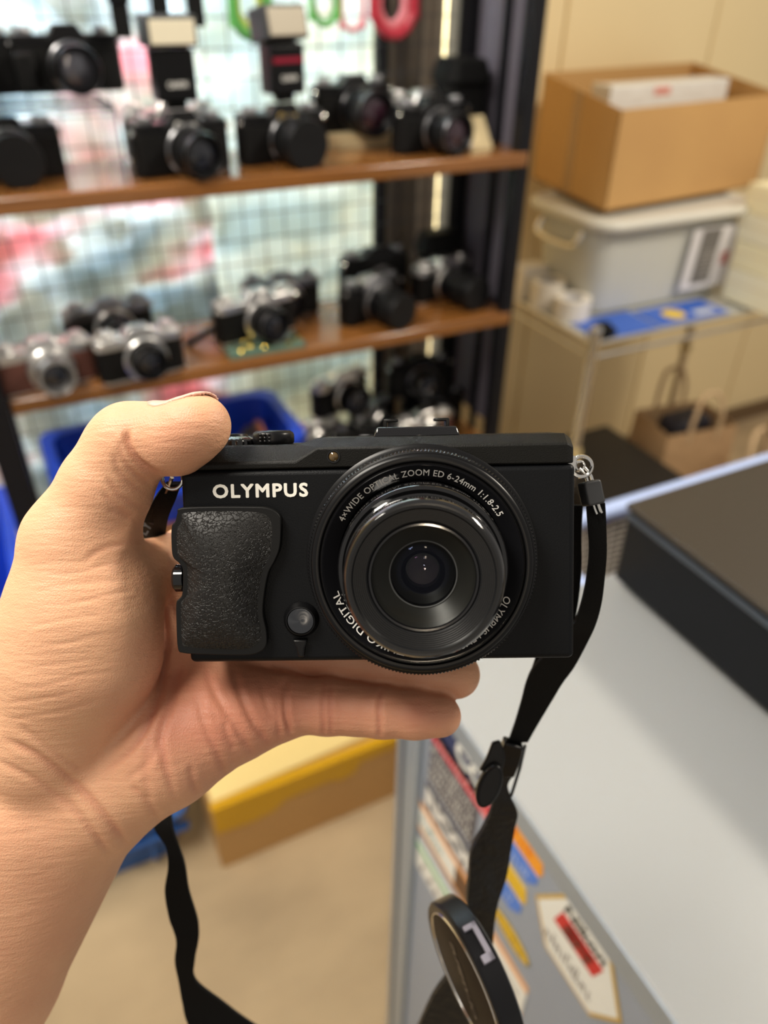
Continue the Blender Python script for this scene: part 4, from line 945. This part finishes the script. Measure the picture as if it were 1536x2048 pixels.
# ================================================================== THE HAND
def hp_(px, py, d): return np.array([(px-768)/FPX*d, -(py-1024)/FPX*d, -d])     # millimetres in the viewer's frame, d in mm
HV = .62                                                                          # sculpting resolution in mm
lo = np.array([-215., -196., -285.]); hi = np.array([36., 40., -180.])
NX, NY, NZ = [int(math.ceil(v)) for v in (hi-lo)/HV]
gx = (lo[0]+HV*np.arange(NX)).astype(np.float32); gy = (lo[1]+HV*np.arange(NY)).astype(np.float32); gzv = (lo[2]+HV*np.arange(NZ)).astype(np.float32)
FIELD = np.full((NX, NY, NZ), 40.0, np.float32)
def smin(a, b, k):
    h = np.clip(k-np.abs(a-b), 0, None)/k
    return np.minimum(a, b) - h*h*k*.25
def group_field(chain, k, pad):
    """chain: segments (A, ra, B, rb); returns slices and the blended distance inside their bounding box"""
    pts = np.array([p for s in chain for p in (s[0], s[2])]); rs = max(max(s[1], s[3]) for s in chain)
    a = np.maximum(((pts.min(0)-rs-pad-lo)/HV).astype(int), 0); b = np.minimum(((pts.max(0)+rs+pad-lo)/HV).astype(int)+2, (NX, NY, NZ))
    X = gx[a[0]:b[0], None, None]; Y = gy[None, a[1]:b[1], None]; Z = gzv[None, None, a[2]:b[2]]
    D = None
    for A, ra, B, rb in chain:
        ba = B-A; L2 = float(ba@ba)
        t = np.clip(((X-A[0])*ba[0]+(Y-A[1])*ba[1]+(Z-A[2])*ba[2])/L2, 0, 1).astype(np.float32)
        d = np.sqrt((X-A[0]-t*ba[0])**2+(Y-A[1]-t*ba[1])**2+(Z-A[2]-t*ba[2])**2) - (ra+(rb-ra)*t)
        D = d if D is None else smin(D, d, k)
    return tuple(slice(a[i], b[i]) for i in range(3)), D
def blend(chain_px, k_in, k_out):
    ch = []
    for i in range(len(chain_px)-1):
        p, q = chain_px[i], chain_px[i+1]; ch.append((hp_(*p[:3]), p[3], hp_(*q[:3]), q[3]))
    sl, D = group_field(ch, k_in, k_out+3)
    FIELD[sl] = smin(FIELD[sl], D, k_out)
# forearm and wrist (two side by side columns make it wider than thick)
for s in (-1, 1): blend([(-330+80*s, 2330+36*s, 262, 29), (-98+66*s, 1920+30*s, 252, 24), (82+60*s, 1618+27*s, 243, 19.8)], 4, 12)
blend([(-205, 2120, 257, 27), (85, 1615, 241, 21), (120, 1500, 240, 20)], 4, 12)
# metacarpals
for a_, b_ in (((195, 1580, 240, 15), (455, 1418, 243, 10.5)), ((160, 1520, 243, 16), (450, 1318, 251, 10.5)), ((130, 1470, 247, 15), (430, 1215, 259, 11)), ((110, 1400, 247, 15), (385, 1118, 260, 11))):
    blend([a_, b_], 4, 10)
# little-finger side of the palm, ball of the thumb, web
blend([(212, 1568, 238, 19), (335, 1496, 235, 16.8), (430, 1444, 237, 14.2), (500, 1424, 239, 12.0), (545, 1414, 240, 9.6)], 5, 7)
blend([(105, 1470, 234, 22), (158, 1300, 225, 22.6), (168, 1210, 222, 20.5), (158, 1100, 219, 15.2)], 6, 3.5)
blend([(215, 1155, 228, 11), (300, 1140, 244, 9), (390, 1125, 255, 9)], 4, 10)
# fingers behind and under the camera
blend([(470, 1416, 243, 9.6), (575, 1410, 241, 8.7), (656, 1413, 240, 8.7), (710, 1418, 239, 7.9), (762, 1424, 238, 7.8), (830, 1429, 237, 7.3), (880, 1432, 236, 6.5)], 2, 6)
blend([(455, 1318, 252, 10.0), (600, 1297, 252, 9.0), (690, 1310, 250, 8.7), (762, 1322, 248, 8.5), (850, 1338, 245, 8.0), (912, 1349, 243, 7.6)], 2, 2.2)
blend([(440, 1215, 258, 10.5), (600, 1212, 259, 9.2), (720, 1215, 258, 8.8), (850, 1222, 256, 7.8)], 2, 3)
blend([(400, 1120, 259, 10.3), (560, 1118, 260, 9.2), (680, 1130, 259, 8.6), (800, 1145, 257, 7.6)], 2, 3)
# thumb
blend([(160, 1078, 219, 14.2), (212, 975, 216, 12.4), (250, 902, 214, 11.2), (262, 884, 213, 10.9)], 3, 7)
blend([(264, 886, 213, 10.6), (310, 878, 210.5, 9.7), (352, 878, 208, 9.5), (386, 859, 206, 8.6), (402, 850, 205.5, 7.9)], 2.5, 2.6)

def surface_nets(F):
    S = F < 0; n = [m-1 for m in F.shape]
    cnt_ = np.zeros(n, np.int8)
    cor = [(i, j, k) for i in (0, 1) for j in (0, 1) for k in (0, 1)]
    for i, j, k in cor: cnt_ += S[i:i+n[0], j:j+n[1], k:k+n[2]]
    mixed = (cnt_ > 0) & (cnt_ < 8)
    I, J, K = np.nonzero(mixed); vid = np.full(n, -1, np.int32); vid[I, J, K] = np.arange(len(I))
    fv = {c: F[I+c[0], J+c[1], K+c[2]] for c in cor}
    acc = np.zeros((len(I), 3)); num = np.zeros(len(I))
    for c in cor:
        for ax_ in range(3):
            if c[ax_] == 0:
                d = list(c); d[ax_] = 1; d = tuple(d); a, b = fv[c], fv[d]; m = (a < 0) != (b < 0)
                t = np.where(m, a/np.where(m, a-b, 1), 0)
                for q in range(3): acc[:, q] += np.where(m, c[q] + (t if q == ax_ else 0), 0)
                num += m
    P = np.stack([I, J, K], 1) + acc/num[:, None]
    quads = []
    for ax_ in range(3):
        o1, o2 = (ax_+1) % 3, (ax_+2) % 3
        sl0 = [slice(None)]*3; sl1 = [slice(None)]*3; sl0[ax_] = slice(0, -1); sl1[ax_] = slice(1, None)
        A, B = S[tuple(sl0)], S[tuple(sl1)]
        E = np.stack(np.nonzero(A != B), 1); ok = (E[:, o1] > 0) & (E[:, o2] > 0) & (E[:, o1] < n[o1]) & (E[:, o2] < n[o2]) & (E[:, ax_] < n[ax_]); E = E[ok]
        inside = A[E[:, 0], E[:, 1], E[:, 2]]
        def cell(d1, d2):
            c = E.copy(); c[:, o1] -= d1; c[:, o2] -= d2; return vid[c[:, 0], c[:, 1], c[:, 2]]
        q = np.stack([cell(1, 1), cell(0, 1), cell(0, 0), cell(1, 0)], 1)
        q[~inside] = q[~inside][:, ::-1]
        quads.append(q)
    return P, np.concatenate(quads)
HP, HQ = surface_nets(FIELD); del FIELD
HP = lo + HP*HV
nv = len(HP)
def relax(P, it, w):
    src = np.concatenate([HQ[:, i] for i in range(4)]); dst = np.concatenate([HQ[:, (i+1) % 4] for i in range(4)])
    deg = np.bincount(src, minlength=nv)+np.bincount(dst, minlength=nv)
    for _ in range(it):
        Q = np.stack([np.bincount(src, P[dst, c], nv)+np.bincount(dst, P[src, c], nv) for c in range(3)], 1)/deg[:, None]
        P = P*(1-w)+Q*w
    return P
def normals(P):
    fn = np.cross(P[HQ[:, 2]]-P[HQ[:, 0]], P[HQ[:, 3]]-P[HQ[:, 1]]); N_ = np.zeros_like(P)
    for i in range(4):
        for c in range(3): N_[:, c] += np.bincount(HQ[:, i], fn[:, c], nv)
    return N_/np.maximum(np.linalg.norm(N_, axis=1), 1e-9)[:, None]
HP = relax(HP, 3, .5); HN_ = normals(HP)
PXY = np.stack([768+FPX*HP[:, 0]/-HP[:, 2], 1024-FPX*HP[:, 1]/-HP[:, 2]], 1)
facing = np.clip(HN_[:, 2]*1.6, 0, 1)                         # skin creases lie on the palm side
def poly_dist(line):
    L = np.array([tuple(p)[:2] for p in catmull([Vector((a, b, 0)) for a, b in line], 6)]); best = np.full(nv, 1e9); par = np.zeros(nv)
    m = (PXY[:, 0] > L[:, 0].min()-40) & (PXY[:, 0] < L[:, 0].max()+40) & (PXY[:, 1] > L[:, 1].min()-40) & (PXY[:, 1] < L[:, 1].max()+40)
    idx = np.nonzero(m)[0]; Q = PXY[idx]
    for i in range(len(L)-1):
        ba = L[i+1]-L[i]; t = np.clip(((Q-L[i])@ba)/(ba@ba+1e-9), 0, 1); d = np.linalg.norm(Q-L[i]-t[:, None]*ba, axis=1)
        b = d < best[idx]; best[idx] = np.where(b, d, best[idx]); par[idx] = np.where(b, (i+t)/(len(L)-1), par[idx])
    return best, par
disp = np.zeros(nv); crease = np.zeros(nv)
CREASES = [  # polyline in picture pixels, depth mm, half width px
    ([(252, 862), (257, 893), (275, 922), (300, 942), (324, 955)], 1.3, 7), ([(238, 880), (246, 915), (268, 945), (305, 972)], .45, 6), ([(228, 905), (240, 945), (275, 978), (306, 985)], .40, 6),
    ([(214, 955), (240, 990), (270, 1010), (292, 1018)], .40, 6), ([(205, 985), (235, 1015), (275, 1038)], .35, 6), ([(215, 1020), (245, 1030), (280, 1050)], .35, 5),
    ([(170, 1120), (205, 1098), (250, 1086), (285, 1080)], .35, 6), ([(95, 1150), (160, 1145), (215, 1128), (250, 1130)], 0.17, 3.8), ([(70, 1180), (150, 1170), (240, 1160)], 0.15, 3.8), ([(60, 1210), (150, 1205), (215, 1190), (265, 1180)], 0.17, 3.8),
    ([(55, 1255), (120, 1240), (200, 1228)], 0.14, 3.8), ([(40, 1300), (120, 1290), (190, 1272), (250, 1262)], 0.15, 3.8), ([(30, 1345), (100, 1330), (190, 1318)], 0.15, 3.8), ([(25, 1375), (90, 1372), (170, 1350), (240, 1345)], 0.15, 3.8), ([(20, 1405), (80, 1398), (150, 1385)], 0.17, 3.8), ([(15, 1440), (110, 1425), (200, 1400)], 0.15, 4.5),
    ([(275, 1075), (302, 1120), (325, 1190), (330, 1280), (322, 1370), (300, 1440), (262, 1500), (215, 1540)], .55, 7),
    ([(10, 1478), (80, 1515), (150, 1568), (210, 1632), (256, 1690)], .75, 8), ([(-10, 1520), (70, 1560), (150, 1625), (228, 1718)], .45, 7), ([(40, 1450), (100, 1500), (170, 1548)], .3, 6), ([(130, 1590), (170, 1640), (215, 1700)], .3, 6),
    ([(575, 1350), (570, 1385), (572, 1430), (582, 1470)], 1.0, 6), ([(563, 1360), (556, 1410), (560, 1480)], .4, 6), ([(650, 1352), (646, 1410), (648, 1474)], .55, 5), ([(662, 1352), (660, 1410), (662, 1474)], .4, 5), ([(762, 1374), (758, 1425), (760, 1476)], .6, 5),
    ([(468, 1334), (478, 1380), (505, 1440), (538, 1486)], .7, 7), ([(410, 1335), (432, 1390), (470, 1450), (506, 1508)], .45, 7), ([(362, 1325), (345, 1400), (322, 1470), (330, 1530), (352, 1600)], .5, 8), ([(395, 1390), (410, 1450), (440, 1520), (452, 1556)], .4, 7),
    ([(300, 1470), (290, 1540), (300, 1610)], .3, 8), ([(520, 1350), (530, 1400), (548, 1440)], .3, 6), ([(470, 1500), (455, 1470), (450, 1440)], .3, 6), ([(395, 1590), (385, 1560), (380, 1530)], .35, 7), ([(318, 1650), (300, 1610), (262, 1570)], .4, 8), ([(252, 1560), (300, 1520), (320, 1470)], .3, 7),
    ([(345, 1090), (335, 1160), (350, 1240)], .3, 6)]
for ln, dep, hw_ in CREASES:
    d, par = poly_dist(ln); fade = np.clip(np.minimum(par, 1-par)*6+.15, 0, 1)
    g = np.exp(-(d/hw_)**2)*facing*fade; disp -= g*dep; disp += np.exp(-((d-hw_*2.1)/hw_)**2)*dep*.22*facing*fade
    crease = np.maximum(crease, g*min(1, dep*1.3))
HP = HP + HN_*disp[:, None]
HP = relax(HP, 1, .25)
# natural skin colour: redder fingertips, palm and creases
def spot(px, py, sx, sy): return np.exp(-(((PXY[:, 0]-px)/sx)**2+((PXY[:, 1]-py)/sy)**2))
red = .75*spot(700, 1400, 260, 110)+.65*spot(470, 1400, 130, 120)+.5*spot(350, 1480, 140, 130)+.3*spot(60, 1850, 150, 250)+.45*spot(350, 880, 110, 70)+.25*spot(255, 1040, 90, 90)+.35*spot(850, 1430, 60, 45)+.3*spot(330, 1250, 60, 200)
red = np.clip(red + .45*crease, 0, 1)
HORG = V(180, 1350, .24)
R3 = np.array([list(CR), list(CU), list(-CF)])
W3 = (HP*.001) @ R3 + np.array(CP) - np.array(HORG)
me = bpy.data.meshes.new('hand'); me.vertices.add(nv); me.vertices.foreach_set('co', W3.astype(np.float32).ravel())
me.loops.add(len(HQ)*4); me.loops.foreach_set('vertex_index', HQ.astype(np.int32).ravel())
me.polygons.add(len(HQ)); me.polygons.foreach_set('loop_start', np.arange(0, len(HQ)*4, 4, dtype=np.int32))
me.polygons.foreach_set('use_smooth', np.ones(len(HQ), bool)); me.update(calc_edges=True); me.validate()
at = me.attributes.new('redness', 'FLOAT', 'POINT'); at.data.foreach_set('value', red.astype(np.float32))
at = me.attributes.new('rest', 'FLOAT_VECTOR', 'POINT'); at.data.foreach_set('vector', HP.astype(np.float32).ravel())
SKIN = bpy.data.materials.new('skin'); SKIN.use_nodes = True; nt = SKIN.node_tree; b = nt.nodes['Principled BSDF']
ar = nt.nodes.new('ShaderNodeAttribute'); ar.attribute_name = 'redness'; rr_ = nt.nodes.new('ShaderNodeAttribute'); rr_.attribute_name = 'rest'
mx = nt.nodes.new('ShaderNodeMix'); mx.data_type = 'RGBA'; mx.inputs['A'].default_value = (.72, .40, .235, 1); mx.inputs['B'].default_value = (.55, .225, .14, 1)
n1 = nt.nodes.new('ShaderNodeTexNoise'); n1.inputs['Scale'].default_value = .09; n1.inputs['Detail'].default_value = 3
mr = nt.nodes.new('ShaderNodeMath'); mr.operation = 'MULTIPLY_ADD'; mr.inputs[1].default_value = .5; mr.inputs[2].default_value = -.25
sm = nt.nodes.new('ShaderNodeMath'); sm.operation = 'ADD'; sm.use_clamp = True
nt.links.new(rr_.outputs['Vector'], n1.inputs['Vector']); nt.links.new(n1.outputs['Fac'], mr.inputs[0]); nt.links.new(mr.outputs[0], sm.inputs[0]); nt.links.new(ar.outputs['Fac'], sm.inputs[1])
nt.links.new(sm.outputs[0], mx.inputs['Factor']); nt.links.new(mx.outputs['Result'], b.inputs['Base Color'])
b.inputs['Roughness'].default_value = .48; b.inputs['Specular IOR Level'].default_value = .35
b.inputs['Subsurface Weight'].default_value = .18; b.inputs['Subsurface Radius'].default_value = (1.0, .35, .2); b.inputs['Subsurface Scale'].default_value = .004
mp1 = nt.nodes.new('ShaderNodeMapping'); mp1.inputs['Rotation'].default_value = (0, 0, math.radians(-12)); mp1.inputs['Scale'].default_value = (.10, .75, .4)
n2 = nt.nodes.new('ShaderNodeTexNoise'); n2.inputs['Scale'].default_value = .8; n2.inputs['Detail'].default_value = 4
n3 = nt.nodes.new('ShaderNodeTexVoronoi'); n3.inputs['Scale'].default_value = 2.2
ad = nt.nodes.new('ShaderNodeMath'); ad.operation = 'MULTIPLY_ADD'; ad.inputs[1].default_value = .25
bp = nt.nodes.new('ShaderNodeBump'); bp.inputs['Strength'].default_value = .6; bp.inputs['Distance'].default_value = .0006
nt.links.new(rr_.outputs['Vector'], mp1.inputs[0]); nt.links.new(mp1.outputs[0], n2.inputs['Vector']); nt.links.new(rr_.outputs['Vector'], n3.inputs['Vector'])
nt.links.new(n3.outputs['Distance'], ad.inputs[0]); nt.links.new(n2.outputs['Fac'], ad.inputs[2]); nt.links.new(ad.outputs[0], bp.inputs['Height']); nt.links.new(bp.outputs[0], b.inputs['Normal'])
me.materials.append(SKIN)
hand = bpy.data.objects.new('hand', me); COL.objects.link(hand); hand.location = HORG
tag(hand, 'bare left hand and wrist gripping the black compact camera', 'hand')
# thumbnail seen along its edge
NAILM = mat('fingernail', (.72, .42, .32), .35, coat=.1)
A0 = hp_(352, 878, 208); dirv = hp_(402, 850, 205.5)-A0; dirv /= np.linalg.norm(dirv)
upv = np.array([0., 1., 0.]) - dirv*dirv[1]; upv /= np.linalg.norm(upv); sidev = np.cross(dirv, upv)
if sidev[2] < 0: sidev = -sidev                              # towards the viewer
rel = HP-A0; s_ = rel @ dirv; ang = np.degrees(np.arctan2(rel @ sidev, rel @ upv))
sC, sL, aC, aL = 6.2, 8.2, -8.0, 47.0
ins = (np.abs((s_-sC)/sL)**4 + np.abs((ang-aC)/aL)**4 < 1) & (np.linalg.norm(rel, axis=1) < 22)
keep = np.nonzero(ins[HQ].all(1))[0]; idx = np.unique(HQ[keep]); remap = np.full(nv, -1); remap[idx] = np.arange(len(idx))
HN2 = normals(HP); t_ = np.clip((s_[idx]-(sC-sL))/(2*sL), 0, 1)
off = .22+.55*t_**3
NP = HP[idx] + HN2[idx]*off[:, None] + upv*(.45*np.clip(t_-.72, 0, 1)/.28)[:, None]
VW = [tuple((v*.001) @ R3 + np.array(CP) - np.array(HORG)) for v in NP]
nail = MB().add(VW, [tuple(int(x) for x in q) for q in remap[HQ[keep]]]).build('nail', NAILM, hand, smooth=80); nail['label'] = 'pale pink thumbnail'
nail.modifiers.new('thickness', 'SOLIDIFY').thickness = .0007
